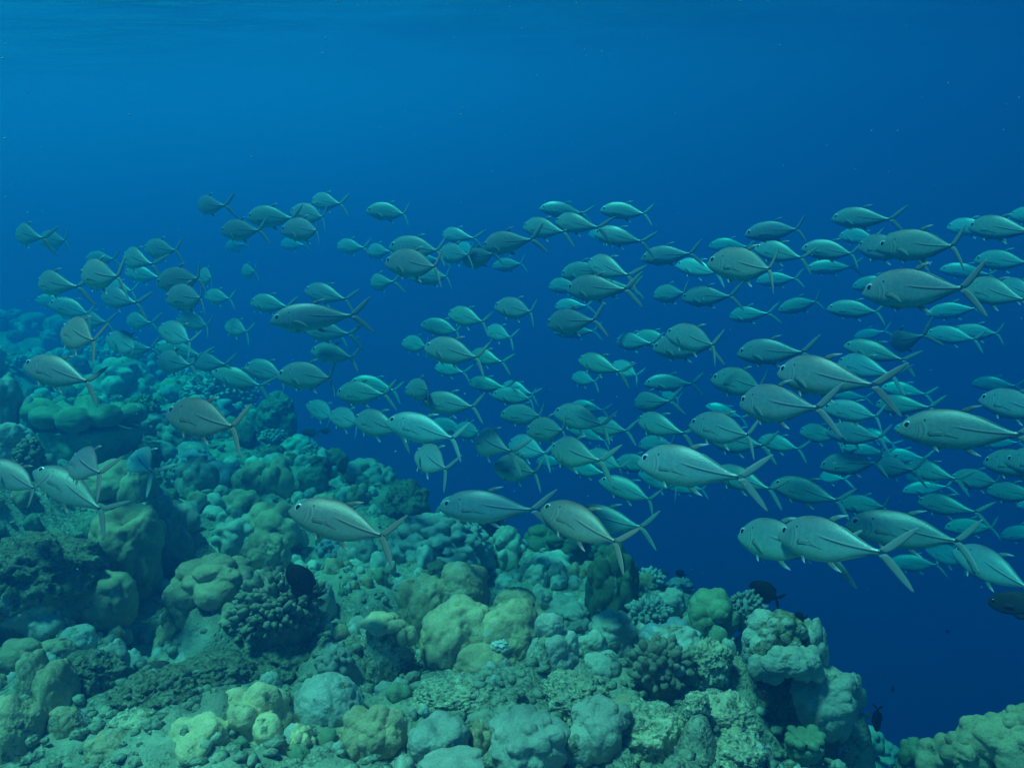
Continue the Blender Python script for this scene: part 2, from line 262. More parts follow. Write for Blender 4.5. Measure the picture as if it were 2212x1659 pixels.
# ------------------------------------------------------------------ corals measured in the photograph: name | label | category | skin | shape | blobs (x y w h in picture) | options
CORALS = """
rock | rough dark turf-covered rock wall under the mauve trevally at the picture edge | rock | rock | rock | 70 1240 290 190 | z=3.55,res=6
coral_head | tall smooth olive coral dome with a crater in its top | coral | olive | dome | 270 1195 158 200 | n=5,lr=.5,dent=.34,res=6
coral_head | dim smooth coral lump at the foot of the cratered dome | coral | olive | dome | 225 1295 140 110 | n=3,lr=.6,z=3.6
coral_head | arched pale olive coral ridge behind the cratered dome | coral | olive | lobe | 235 1045 120 90; 290 1060 90 120; 205 1060 60 90 | n=5,lr=.62,z=4.9,res=5
coral_head | lobed olive coral stepping down beside the cratered dome | coral | grey | lobe | 335 1135 90 110; 375 1175 80 130; 395 1120 60 60 | n=8,lr=.55,z=4.3
coral_head | grey-green lobed coral with a hollow face, low on the reef at the picture edge | coral | grey | lobe | 70 1330 150 115 | n=7,lr=.5,dent=.2,res=6
coral_head | small knobbly coral horn beside the hollow-faced grey coral | coral | grey | lobe | 95 1295 42 50; 138 1335 38 60 | n=9,lr=.4,z=3.45
coral_head | small pale lump with one scarred side above olive caps | coral | pale | dome | 172 1382 72 60 | n=2,lr=.6
coral_head | low olive cap of coral half sunk at the picture edge | coral | olive | lobe | 38 1415 100 60 | n=5,lr=.6
coral_head | mushroom-shaped olive cap over pale turf | coral | olive | dome | 130 1402 84 50 | n=3,lr=.6
coral_head | rounded grey-green knob beside the dark cleft | coral | grey | dome | 248 1425 62 84 | n=4,lr=.55
coral_head | twin-lobed olive coral split by a deep cleft | coral | olive | dome | 75 1475 76 130; 125 1492 88 150 | n=3,lr=.6,res=6
coral_head | big shadowed olive dome in the lower corner | coral | olive | dome | 36 1580 104 150 | n=3,lr=.55,res=6
coral_head | smooth olive egg-shaped coral beside the corner dome | coral | olive | dome | 146 1572 92 92 | n=2,lr=.6,res=6
coral_head | slanting smooth olive coral at the bottom edge | coral | olive | dome | 232 1632 100 92 | n=3,lr=.6,res=6
rock | brown turf-covered rock hump between the olive caps | rock | rock | rock | 195 1450 150 90 | res=6
rock | turf rock with a flat oval lump on its top | rock | rock | rock | 335 1500 190 110; 395 1505 76 60 | res=6
rock | dim rounded rock in the shade of the arched coral | rock | rock | rock | 455 1455 180 80 | res=6
rock | low rubble rock by the bottom edge among small corals | rock | palerock | rock | 300 1560 130 70 | 
coral_head | long arched yellow-olive coral bending over a dark hollow | coral | olive | lobe | 468 1250 155 100; 402 1300 88 100; 383 1350 72 96; 358 1402 52 80; 340 1440 32 50 | n=14,lr=.42,res=6,z=3.55
rock | dark rough rock filling the hollow of the arched coral | rock | rock | rock | 460 1375 150 140 | z=3.75,res=6
finger_coral | brown knobbly branching coral clump with black fish above | coral | brown | fingers | 600 1325 180 190 | n=420,size=.082,stretch=2.2,z=3.35
rock | dark base block under the brown branching clump | rock | rock | rock | 610 1430 175 110 | z=3.3
coral_head | pale smooth pillar beside the black fish | coral | grey | dome | 698 1325 54 130 | n=3,lr=.6,z=3.7
coral_head | smooth green dome behind the brown branching clump | coral | olive | dome | 577 1200 98 100 | n=2,lr=.6,z=4.35,res=6
coral_head | lumpy green coral looming behind the smooth green dome | coral | olive | lobe | 590 1150 130 120 | n=12,lr=.4,z=4.8
coral_head | small bumpy teal coral uphill of the smooth green dome | coral | grey | lobe | 510 1160 96 84 | n=20,lr=.3
tan_coral | bright tan coral with many bulbs at the bottom edge | coral | tan | lobe | 545 1560 165 150; 480 1530 70 60; 620 1595 66 60 | n=11,lr=.44,res=6,z=2.62
tan_coral | bright tan coral block with scarred top at the bottom edge | coral | tan | lobe | 428 1612 140 120 | n=6,lr=.55,dent=.16,res=6,z=2.5
tan_coral | row of small tan knobs trailing beside the bulbed coral | coral | tan | nod | 652 1612 56 92 | n=16,lr=.36,z=2.5
tan_coral | low tan cap at the very bottom edge under the bulbed coral | coral | tan | lobe | 590 1645 76 44 | n=6,lr=.5,z=2.45
coral_head | grey flat-topped dome alone in the sandy gully | coral | mauve | dome | 707 1518 138 122 | n=0,res=6
coral_head | small smooth grey thimble beside the bulbed tan coral | coral | mauve | dome | 583 1485 52 70 | n=0
coral_head | smooth olive coral with fused bulbs beside the grey dome | coral | olive | lobe | 800 1582 110 116; 840 1590 90 110; 748 1590 42 40 | n=5,lr=.6,res=6
coral_head | grey-olive boulder coral with a dimpled crown at the bottom edge | coral | mauve | dome | 946 1612 136 116 | n=4,lr=.6,dent=.18,res=6
coral_head | low smooth coral cap cut by the bottom edge | coral | grey | dome | 975 1655 150 40 | n=3,lr=.5,z=2.3
coral_head | narrow stack of small olive lobes between two boulders | coral | olive | lobe | 1034 1605 54 96 | n=14,lr=.36
coral_head | large mauve-grey boulder coral with faceted skin at the bottom edge | coral | mauve | dome | 1138 1608 174 136 | n=14,lr=.3,res=6
rock | yellow-brown rock pillar wearing small coral knobs | rock | palerock | rock | 832 1410 112 160 | res=6,z=3.2
coral_head | small yellow knob on the shoulder of the rock pillar | coral | tan | lobe | 886 1372 28 36; 868 1374 26 34 | n=4,lr=.6,z=3.12,nt=1
coral_head | yellow crust capping the rock pillar | coral | tan | lobe | 825 1345 84 34 | n=9,lr=.45,z=3.16,nt=1
coral_head | big smooth olive coral with twin humps behind the scarred one | coral | olive | dome | 920 1310 120 150; 1002 1275 112 110 | n=3,lr=.6,dent=.1,res=6,z=3.7
coral_head | big heart-shaped olive coral with a dark turf patch | coral | olive | dome | 978 1378 152 172; 1042 1420 190 112; 1106 1382 146 166 | n=3,lr=.62,res=6,z=3.26
dead_coral | white scar of bare skeleton in the heart-shaped coral | coral | white | rock | 1080 1390 50 36 | z=3.175,nt=1
coral_head | clustered olive bulbs crowding behind the scarred coral | coral | olive | dome | 1117 1305 86 64; 1145 1340 74 76; 1082 1328 56 44 | n=2,lr=.6,z=3.55
coral_head | round grey-olive coral with a notched top beside the scarred one | coral | grey | dome | 1200 1420 104 118; 1188 1352 54 52 | n=4,lr=.6,res=6
coral_head | turf-flecked ball of coral above a lower one amid the rubble | coral | grey | dome | 1283 1395 64 60 | n=2,lr=.6
coral_head | turf-flecked lower ball of coral beside the round notched one | coral | grey | dome | 1298 1442 80 70 | n=2,lr=.6
coral_head | tall folded grey coral with hanging lobes | coral | grey | lobe | 1328 1355 84 66; 1340 1400 60 90; 1378 1420 62 130; 1305 1385 40 60 | n=9,lr=.46,res=6
rock | pale pitted rubble mound in the middle of the near reef | rock | palerock | rock | 1245 1500 170 90 | res=6
rock | low pale pitted slab of rubble before the scarred coral | rock | palerock | rock | 985 1500 190 70 | res=6
rock | dark fuzzy lump of rock on the pale rubble | rock | rock | rock | 1055 1530 60 60 | 
coral_head | pale rounded cap capping a clump on the reef edge | coral | pale | dome | 1468 1385 106 66; 1425 1400 50 44; 1575 1402 34 50 | n=3,lr=.6,z=3.1
rock | white-flecked double-lobed rock beside the brown fingers | rock | palerock | rock | 1530 1425 104 96; 1500 1440 60 80 | z=3.02,res=6
finger_coral | brown clump of stubby dead fingers on the reef edge | coral | brown | fingers | 1428 1445 136 120 | n=130,size=.12,stretch=2.0
rock | dark hollow rock beneath the brown fingers | rock | rock | rock | 1500 1490 220 90 | z=3.2
coral_head | tall lobed coral crowning the reef edge, pale on its open-water flank | coral | mixed | lobe | 1672 1372 120 104; 1755 1392 56 106; 1640 1395 66 90; 1700 1350 70 50 | n=16,lr=.4,res=6,z=2.95,nt=1
coral_head | bulging grey lobes hanging under the crowning coral | coral | mixed | lobe | 1700 1425 90 60; 1745 1430 60 70; 1655 1430 60 70 | n=6,lr=.55,res=6,z=2.85,nt=1
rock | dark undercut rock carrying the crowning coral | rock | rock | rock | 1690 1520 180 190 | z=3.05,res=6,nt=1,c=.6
coral_head | dimpled grey-green coral on the outer face of the reef edge | coral | grey | dome | 1785 1508 132 130; 1838 1475 40 40 | n=6,lr=.5,dent=.16,res=6,z=2.9,nt=1
coral_head | yellow-brown disc coral in the shade low on the reef face | coral | moss | ring | 1738 1604 84 66 | n=9,z=2.72,nt=1
coral_head | dim teal coral at the foot of the reef face | coral | grey | lobe | 1835 1580 60 80; 1845 1500 46 80 | n=8,lr=.45,z=3.1
rock | large pale pitted rock in front of the dark hollow | rock | palerock | rock | 1400 1590 190 150; 1560 1560 160 130 | res=6,z=2.62
rock | holed yellowish rock knob at the front of the reef edge | rock | palerock | rock | 1575 1620 170 90; 1505 1520 60 60 | res=6,z=2.5
coral_head | smooth grey-olive coral with a pitted dimple in front of the rubble | coral | grey | lobe | 1285 1578 118 122; 1330 1550 70 50 | n=5,lr=.6,dent=.22,res=6
coral_head | thin olive coral ledge above the dimpled coral | coral | olive | dome | 1365 1535 110 40 | n=3,lr=.6
green_coral | dark green wrinkled coral column under an edge-on tail | coral | green | lobe | 1322 1265 104 165; 1365 1295 50 110 | n=26,lr=.3,res=6,z=3.95
finger_coral | white-tipped round finger coral below the dark green column | coral | nod | fingers | 1402 1330 100 72 | n=110,size=.1,z=3.75
finger_coral | small white-tipped finger coral at the drop-off | coral | nod | fingers | 1402 1252 62 46 | n=70,size=.12,z=4.6
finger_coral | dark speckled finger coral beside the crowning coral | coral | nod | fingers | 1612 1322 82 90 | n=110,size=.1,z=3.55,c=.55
coral_head | moss-green folded coral at the drop-off | coral | moss | lobe | 1538 1338 110 110 | n=12,lr=.45,res=6,z=3.5
coral_head | blue-tinted lobed coral beside the white-tipped fingers | coral | blue | lobe | 1430 1375 90 50; 1465 1362 60 50 | n=8,lr=.5,z=3.4
coral_head | small teal dome coral at the drop-off | coral | grey | dome | 1452 1300 60 56 | n=4,lr=.5,z=3.9
plate_coral | small crusty plate coral jutting over the drop-off | coral | blue | rock | 1470 1262 60 30 | z=4.6
coral_head | small round teal dome behind the olive bulbs | coral | grey | dome | 1168 1295 56 60 | n=3,lr=.5,z=4.0
coral_head | low teal mound behind the round grey-olive coral | coral | grey | lobe | 1222 1330 100 56 | n=8,lr=.5,z=3.85
coral_head | pale teal mound between the domes mid-reef | coral | grey | dome | 1225 1308 70 44 | n=4,lr=.5,z=4.2
coral_head | teal rock-like coral stump mid-reef | coral | grey | lobe | 1160 1250 50 60 | n=14,lr=.4,z=4.45
coral_head | twisted teal coral stump with a notched top | coral | grey | lobe | 1205 1250 48 62 | n=12,lr=.4,z=4.5
nodular_coral | wide blue-green dome covered in fine round nodules | coral | nod | nod | 950 1180 210 140 | n=230,lr=.125,res=6,z=4.75
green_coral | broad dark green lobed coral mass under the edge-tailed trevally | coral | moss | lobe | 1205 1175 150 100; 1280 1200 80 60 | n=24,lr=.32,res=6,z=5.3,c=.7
coral_head | knobbly teal coral at the drop-off before the dark green mass | coral | grey | lobe | 1093 1185 76 90 | n=22,lr=.3,z=5.0
coral_head | flat-topped teal column under the slanting trevally | coral | grey | dome | 772 1195 84 80 | n=0,z=4.7
coral_head | lumpy blue coral beside the flat-topped column | coral | blue | nod | 715 1185 60 50 | n=40,lr=.25,z=4.8
ring_coral | wide dark olive ring-shaped coral with a sunken middle | coral | moss | ring | 192 922 222 165 | n=9,res=6,z=6.2,c=1.5
coral_head | tall pale-topped dome at the picture edge | coral | grey | dome | 12 885 70 150 | n=5,lr=.5,z=6.0
coral_head | smooth pale dome at the edge beside brown nodules | coral | pale | dome | 30 965 96 110 | n=3,lr=.6,dent=.12,z=4.7,res=6
finger_coral | cluster of round brown nodules beside the pale dome | coral | brown | fingers | 62 990 60 86 | n=60,size=.22,stretch=1.15,z=4.6
coral_head | slim teal column behind the pale dome | coral | grey | dome | 62 905 36 96 | n=2,lr=.5,z=6.0
coral_head | wide lobed teal coral high on the far slope | coral | grey | lobe | 262 820 110 90; 300 850 60 60; 225 850 50 40 | n=14,lr=.42,z=9.0
bush_coral | yellow-green bushy coral behind the ring-shaped one | coral | moss | fingers | 302 882 86 50 | n=140,size=.09,z=7.4
bush_coral | large dome of spiky teal coral on the far reef edge | coral | nod | fingers | 470 845 130 84 | n=240,size=.075,stretch=2.4,z=9.4
coral_head | small smooth teal ball before the spiky dome | coral | grey | dome | 424 868 38 34 | n=2,lr=.5,z=8.6
coral_head | chain of small teal lobes before the spiky dome | coral | grey | lobe | 340 915 60 40; 375 940 60 60; 330 935 40 30 | n=14,lr=.4,z=7.0
rock | steep knobbly reef outcrop on the far edge above two black fish | rock | rock | rock | 600 900 90 110 | z=9.2
coral_head | dark lobed coral boss beside the turning trevally | coral | grey | lobe | 425 1035 80 90 | n=16,lr=.4,z=5.6,c=.7
coral_head | green lobed coral on the near side of the rubble slope | coral | olive | lobe | 545 1035 70 70; 600 1030 60 80; 575 1065 50 40 | n=7,lr=.5,z=5.9
coral_head | dark green egg-shaped coral mid-slope | coral | moss | dome | 678 1035 64 60 | n=3,lr=.5,z=6.3,c=.8
coral_head | round teal coral crest on the mid reef edge | coral | grey | lobe | 790 1020 80 60; 835 1040 50 60 | n=18,lr=.34,z=6.7
rock | dark craggy teal outcrop at the mid drop-off | rock | rock | rock | 880 1085 110 100 | z=6.0
coral_head | pale olive knob coral at the far lower corner across the channel | coral | olive | lobe | 2175 1600 120 110; 2205 1560 70 70 | n=9,lr=.5,z=2.75,res=6
coral_head | olive lobed coral across the channel, facing open water | coral | olive | lobe | 2110 1590 80 80; 2085 1625 90 80 | n=7,lr=.52,z=2.8,res=6
coral_head | slender olive lobes at the tip of the coral across the channel | coral | olive | lobe | 2030 1630 80 60; 2050 1610 50 50 | n=5,lr=.55,z=2.9
coral_head | small twin-knobbed coral at the very tip across the channel | coral | moss | lobe | 1968 1622 46 52 | n=5,lr=.6,z=3.1
coral_head | faint blue-green coral deep in the channel | coral | grey | lobe | 1900 1625 80 50; 1925 1650 60 40 | n=16,lr=.36,z=4.4
coral_head | faint teal coral lump at the bottom of the channel | coral | grey | lobe | 1860 1655 90 40; 1880 1600 50 60 | n=14,lr=.38,z=4.2
"""
CM['white'] = coral_mat('bare_white_skeleton', (.62, .64, .58), dead=(.45, .45, .38), dead_amt=.30, pale=(.85, .85, .8), bump=.7)
ctrl = []        # where the reef surface must pass: x, y, z, reach
coral_named = []
for ln, line in enumerate(CORALS.strip().splitlines()):
    nm, lab, cat, skin, kind, blobs, opt = [q.strip() for q in line.split('|')]
    o = {}
    for q in opt.split(','):
        if '=' in q: a, b = q.split('='); o[a] = float(b)
    V, Fc, off, origin = [], [], 0, None
    x, y, w, h = map(float, blobs.split(';')[0].split()); zc = o.get('z') or gdepth(min(1655, y+h*.42))*1.03
    for bi, blob in enumerate(blobs.split(';')):
        x, y, w, h = map(float, blob.split())
        z = zc+.012*bi*(-1)**bi
        P = at(x, y, z); wm, hm = w*z/F*1.04, h*z/F*1.04
        if origin is None: origin = P-Vector((0, 0, hm*.5))
        if kind == 'fingers': p, f = fingers(wm, hm, int(o.get('n', 120)), ln*7+bi, o.get('size', .1), 2, o.get('stretch', 1.9))
        else:
            res = int(o.get('res', 5)) - (1 if bi and w < 80 else 0)
            p, f = colony(wm, hm, int(o.get('n', 10)), o.get('lr', .45), ln*7+bi+3, res, kind=kind, dent=o.get('dent', 0) if bi == 0 else 0,
                          skirt=1.5 if z > 2.0 else 1.3)
        p = p+np.array(P-origin); V.append(p); Fc.append(f+off); off += len(p)
        if not o.get('nt'): ctrl.append((P.x, P.y, P.z-hm*.36, wm*.5)); ctrl.append((P.x, P.y-wm*.46, P.z-hm*.46, wm*.4))
    ob = mesh_obj(nm, np.concatenate(V), np.concatenate(Fc), CM[skin]); ob.location = origin
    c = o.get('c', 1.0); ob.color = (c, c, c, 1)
    tag(ob, lab, cat, {'rock': 'rocks of the reef'}.get(cat, 'corals of the reef'))
    coral_named.append((ob, lab, V))

# ------------------------------------------------------------------ the reef itself
# open ground seen between the corals, and the drop-off into deep water
for px, py, z in ((700, 1300, None), (740, 1400, None), (760, 1250, None), (900, 1480, None), (1100, 1480, None), (1230, 1460, None), (1180, 1540, None), (1240, 1600, None),
                  (880, 1540, None), (400, 1560, None), (300, 1600, None), (330, 1640, None), (700, 1640, None), (240, 1340, 3.9), (300, 1380, 3.7), (280, 1440, 3.2),
                  (450, 1000, None), (500, 950, None), (560, 1000, None), (700, 1090, None), (640, 1110, None), (780, 1110, None), (150, 860, None), (330, 860, None), (400, 900, None),
                  (60, 790, None), (180, 760, None), (100, 720, None), (20, 690, 16), (250, 770, None), (380, 830, None), (520, 870, None), (650, 1000, None), (830, 1060, 6.2), (430, 830, 10.5),
                  (1000, 1100, 5.9), (1150, 1200, 4.9), (1330, 1230, 4.5), (1400, 1300, 4.1), (1500, 1330, 3.7), (1600, 1400, 3.4), (1700, 1690, 2.75), (1640, 1640, 2.7), (1800, 1690, 2.75), (1480, 1655, 2.3), (1100, 1300, 4.0), (820, 1250, 4.2), (900, 1230, 4.4)):
    P = at(px, py, z or gdepth(py)); ctrl.append((P.x, P.y, P.z-.03, .22))
for x, y, z in ((1.78, 3.3, -3.6), (1.55, 4.2, -5), (1.25, 5.2, -7), (.75, 6.3, -8), (.1, 7.6, -9), (-.9, 9.2, -10), (-2.0, 11, -11), (-3.6, 13.5, -12), (-5.6, 16.5, -13), (-9, 21, -14),
                (2.4, 4.6, -9), (3.4, 5.5, -13), (3, 8, -15), (1.5, 10, -15), (0, 14, -15), (-2, 18, -15), (5, 12, -15), (-5, 24, -15), (4, 20, -15), (6, 24, -15), (6, 17, -15), (2, 16, -15), (-9, 25, -15), (2.2, 6.3, -12), (1.45, 2.75, -2.4), (1.85, 2.3, -2.3),
                (1.95, 3.6, -4), (2.6, 3.4, -4), (6, 4, -12), (4.5, 3.4, -6), (-16, 24, -3), (-12, 15, -.3), (-12, 8, -.6), (-8, 4, -.9), (-5, 2, -1.2), (-3, 1, -1.35), (0, 1, -1.4), (1.2, .8, -1.5), (3, 1, -1.8), (-13, 18, -.6), (-7, 9.5, -.55)):
    ctrl.append((x, y, z, .5))
CT = np.array(ctrl)
def ground(xy):
    xy = np.asarray(xy, dtype=float); out = np.empty(len(xy))
    for a in range(0, len(xy), 4000):
        q = xy[a:a+4000]; d2 = (q[:, None, 0]-CT[None, :, 0])**2+(q[:, None, 1]-CT[None, :, 1])**2
        w = 1/(d2/(.3+CT[None, :, 3])**2+.012)**2.0
        out[a:a+4000] = (w*CT[None, :, 2]).sum(1)/w.sum(1)
    return out
def spaced(a, b, d0, d1, mid, k):
    v, x = [], a
    while x < b:
        v.append(x); x += min(d1, d0+k*max(0, abs(x-mid)-1.8))
    return np.array(v+[b])
gx = spaced(-15, 7, .021, .30, -.2, .022); gy = spaced(.6, 25, .02, .32, 2.4, .016)
X, Y = np.meshgrid(gx, gy); XY = np.stack([X.ravel(), Y.ravel()], 1)
Z = ground(XY); P3 = np.stack([XY[:, 0], XY[:, 1], Z*.6], 1)
amp = np.clip(1.2-.04*XY[:, 1], .6, 1.1)
Z = Z+amp*(.10*fbm(P3*1.6, 3, 41)+.075*fbm(P3*4.2, 4, 42, .5, True)+.022*fbm(P3*13, 3, 44, .55, True)+.010*fbm(P3*34, 2, 46))
Z -= .10*np.clip(fbm(P3*3.1, 3, 57)-.12, 0, 1)
nx, ny = len(gx), len(gy); I = np.arange(nx*ny).reshape(ny, nx)
Fq = np.stack([I[:-1, :-1].ravel(), I[:-1, 1:].ravel(), I[1:, 1:].ravel(), I[1:, :-1].ravel()], 1)
CM['floor'] = coral_mat('turf_and_rubble', (.36, .36, .25), dead=(.26, .26, .17), dead_amt=.56, bump=.65, pit=.5, rough=.97, pale=(.62, .62, .52))
reef = mesh_obj('reef_slope', np.stack([XY[:, 0], XY[:, 1], Z], 1), Fq, CM['floor']); tag(reef, kind='structure')
reef['label'] = 'rubble and turf covered reef slope dropping into deep water'
_gi = (gx, gy, Z.reshape(ny, nx))
def gz(x, y):
    i = min(max(int(np.searchsorted(gx, x))-1, 0), nx-2); j = min(max(int(np.searchsorted(gy, y))-1, 0), ny-2)
    return float(_gi[2][j, i])

# smaller corals and stones everywhere on the slope, each on the ground where it stands
rs = np.random.RandomState(5)
proto = []
for i in range(14):
    kind = ['lobe', 'lobe', 'dome', 'nod', 'lobe', 'rock', 'fingers', 'lobe', 'rock', 'lobe', 'lobe', 'dome', 'fingers', 'lobe'][i]
    if kind == 'fingers': p, f = fingers(1, .8, 90, 300+i, .12, 1)
    else: p, f = colony(1, rs.uniform(.75, 1.15), {'lobe': int(rs.randint(6, 22)), 'nod': 60, 'dome': 4, 'rock': 0}[kind], {'lobe': rs.uniform(.36, .55), 'nod': .22, 'dome': .55, 'rock': .4}[kind], 300+i, 5 if i < 6 else 4, kind=kind)
    nm = {'rock': 'rock', 'fingers': 'finger_coral'}.get(kind, 'coral_head')
    o = mesh_obj(nm, p, f, CM['grey']); me = o.data; bpy.data.objects.remove(o); proto.append((kind, nm, me))
placed = [(c[0], c[1], c[3]) for c in CT[:len(CT)-90]]
foot = [(float(v[:, 0].mean()+o.location.x), float(v[:, 1].mean()+o.location.y), float(np.ptp(v[:, 0]))*.5) for o, l, V in coral_named for v in V]
def edge_x(y): return np.interp(y, [.5, 2.4, 2.9, 3.6, 4.6, 5.8, 7, 9, 13, 16, 22], [1.0, 1.0, 1.15, .95, .72, .1, -.75, -2.25, -5.3, -9, -13])
fill = []
tries = 0
while len(fill) < 225 and tries < 30000:
    tries += 1
    y = 2.3+rs.rand()**1.05*14.5; half = y*.70+.3
    x = rs.uniform(-half, min(half, edge_x(y)+.1))
    if x < -half or half < x: continue
    s = rs.uniform(.10, .22)*(1+.085*y)*(1.3 if rs.rand() < .15 else 1)
    if y < 4.2: s *= .62
    if any((x-a)**2+(y-b)**2 < (.62*s+r*.8)**2 for a, b, r in foot): continue
    if any((x-a)**2+(y-b)**2 < (.42*(s+r))**2 for a, b, r in [(q[0], q[1], q[2]) for q in fill]): continue
    fill.append((x, y, s))
skins = ['grey', 'olive', 'grey', 'moss', 'pale', 'blue', 'nod', 'grey', 'olive']
# ------------------------------------------------------------------ the school of trevally
def fish_mat():
    m = bpy.data.materials.new('silver_skin'); m.use_nodes = True; t = m.node_tree; b = t.nodes['Principled BSDF']
    uv = N(t, 'ShaderNodeUVMap'); s = N(t, 'ShaderNodeSeparateXYZ'); L(t, uv.outputs[0], s.inputs[0])
    u, v = s.outputs[0], s.outputs[1]                      # u along the body from the nose, v height (+.5)
    tc = N(t, 'ShaderNodeTexCoord'); oi = N(t, 'ShaderNodeObjectInfo')
    ns = N(t, 'ShaderNodeTexNoise'); ns.inputs['Scale'].default_value = 9; L(t, tc.outputs['Object'], ns.inputs['Vector'])
    vn = math_n(t, 'MULTIPLY_ADD', ns.outputs[0], .05, math_n(t, 'SUBTRACT', v, .025))
    base = ramp(t, vn, [(.335, (.38, .66, .50)), (.43, (.30, .52, .45)), (.505, (.22, .39, .37)), (.60, (.195, .31, .305)), (.685, (.20, .24, .235)), (.715, (.16, .15, .145))])
    nf = N(t, 'ShaderNodeTexNoise'); nf.inputs['Scale'].default_value = 70; nf.inputs['Detail'].default_value = 3; L(t, tc.outputs['Object'], nf.inputs['Vector'])
    fine = ramp(t, nf.outputs[0], [(.3, (.86, .86, .86)), (.7, (1.08, 1.08, 1.08))])
    base = mixc(t, 1.0, base, fine, 'MULTIPLY')
    # straight part of the side line with dark scutes and a pale lower edge
    zl = math_n(t, 'SUBTRACT', v, math_n(t, 'MULTIPLY_ADD', math_n(t, 'POWER', math_n(t, 'SUBTRACT', 1.0, u, clamp=True), 2.2), .22, .5))
    act = N(t, 'ShaderNodeMapRange'); L(t, u, act.inputs[0]); act.inputs[1].default_value = .47; act.inputs[2].default_value = .58
    d1 = N(t, 'ShaderNodeMapRange'); L(t, math_n(t, 'ABSOLUTE', zl), d1.inputs[0]); d1.inputs[1].default_value = .011; d1.inputs[2].default_value = .003
    ln = math_n(t, 'MULTIPLY', d1.outputs[0], act.outputs[0])
    d2 = N(t, 'ShaderNodeMapRange'); L(t, math_n(t, 'ABSOLUTE', math_n(t, 'SUBTRACT', zl, .013)), d2.inputs[0]); d2.inputs[1].default_value = .010; d2.inputs[2].default_value = .002
    ln2 = math_n(t, 'MULTIPLY', d2.outputs[0], act.outputs[0])
    base = mixc(t, math_n(t, 'MULTIPLY', ln2, .6), base, (.62, .62, .55))
    base = mixc(t, math_n(t, 'MULTIPLY', ln, .85), base, (.025, .025, .03))
    # gill cover folds: two curved lines, the dark spot above, the dark fin base
    def arc(u0, k, w, st, lo, hi, col):
        nonlocal base
        vv = math_n(t, 'SUBTRACT', v, .51)
        uc = math_n(t, 'SUBTRACT', u, math_n(t, 'MULTIPLY_ADD', math_n(t, 'MULTIPLY', vv, vv), -k, u0))
        a = N(t, 'ShaderNodeMapRange'); L(t, math_n(t, 'ABSOLUTE', uc), a.inputs[0]); a.inputs[1].default_value = w; a.inputs[2].default_value = w*.25
        g1 = N(t, 'ShaderNodeMapRange'); L(t, v, g1.inputs[0]); g1.inputs[1].default_value = lo; g1.inputs[2].default_value = lo+.03
        g2 = N(t, 'ShaderNodeMapRange'); L(t, v, g2.inputs[0]); g2.inputs[1].default_value = hi; g2.inputs[2].default_value = hi-.03
        f = math_n(t, 'MULTIPLY', math_n(t, 'MULTIPLY', a.outputs[0], g1.outputs[0]), math_n(t, 'MULTIPLY', g2.outputs[0], st))
        base = mixc(t, f, base, col)
    arc(.262, 5, .012, .36, .41, .60, (.06, .07, .06)); arc(.278, 5, .012, .3, .41, .60, (.62, .63, .55))
    arc(.215, 3, .011, .34, .42, .58, (.08, .09, .08)); arc(.228, 3, .010, .3, .42, .58, (.6, .62, .54))
    arc(.185, 2, .006, .35, .44, .56, (.1, .1, .09))
    def spot(cu, cv, ru, rv, col, st=.9):
        nonlocal base
        a = math_n(t, 'DIVIDE', math_n(t, 'SUBTRACT', u, cu), ru); c = math_n(t, 'DIVIDE', math_n(t, 'SUBTRACT', v, cv), rv)
        r = math_n(t, 'ADD', math_n(t, 'MULTIPLY', a, a), math_n(t, 'MULTIPLY', c, c))
        q = N(t, 'ShaderNodeMapRange'); L(t, r, q.inputs[0]); q.inputs[1].default_value = 1.2; q.inputs[2].default_value = .5; q.inputs[4].default_value = st
        base = mixc(t, q.outputs[0], base, col)
    spot(.262, .602, .011, .012, (.015, .015, .015)); spot(.312, .478, .026, .024, (.06, .06, .05), .75)
    spot(.01, .485, .03, .005, (.05, .05, .05), .6)
    base = mixc(t, 1.0, base, oi.outputs['Color'], 'MULTIPLY')
    L(t, base, b.inputs['Base Color']); b.inputs['Metallic'].default_value = .28; b.inputs['Roughness'].default_value = .46
    vo = N(t, 'ShaderNodeTexVoronoi'); vo.inputs['Scale'].default_value = 210; L(t, tc.outputs['Object'], vo.inputs['Vector'])
    bp = N(t, 'ShaderNodeBump'); bp.inputs['Strength'].default_value = .16; bp.inputs['Distance'].default_value = .004
    L(t, vo.outputs['Distance'], bp.inputs['Height']); L(t, bp.outputs[0], b.inputs['Normal'])
    return m
def fin_mat(name, base, tip, u0, u1, tr=.25, stripes=46):
    m = bpy.data.materials.new(name); m.use_nodes = True; t = m.node_tree; b = t.nodes['Principled BSDF']
    uv = N(t, 'ShaderNodeUVMap'); s = N(t, 'ShaderNodeSeparateXYZ'); L(t, uv.outputs[0], s.inputs[0])
    oi = N(t, 'ShaderNodeObjectInfo')
    w = math_n(t, 'SINE', math_n(t, 'MULTIPLY', s.outputs[1], stripes*2))
    ray = math_n(t, 'MULTIPLY_ADD', w, .10, .95)
    c = ramp(t, s.outputs[0], [(u0, base), (u1, tip)])
    c = mixc(t, 1.0, mixc(t, 1.0, c, ray, 'MULTIPLY'), oi.outputs['Color'], 'MULTIPLY')
    L(t, c, b.inputs['Base Color']); b.inputs['Roughness'].default_value = .5
    tl = N(t, 'ShaderNodeBsdfTranslucent'); L(t, c, tl.inputs[0]); mx = N(t, 'ShaderNodeMixShader'); mx.inputs[0].default_value = tr
    o = t.nodes['Material Output']; L(t, b.outputs[0], mx.inputs[1]); L(t, tl.outputs[0], mx.inputs[2]); L(t, mx.outputs[0], o.inputs[0])
    return m
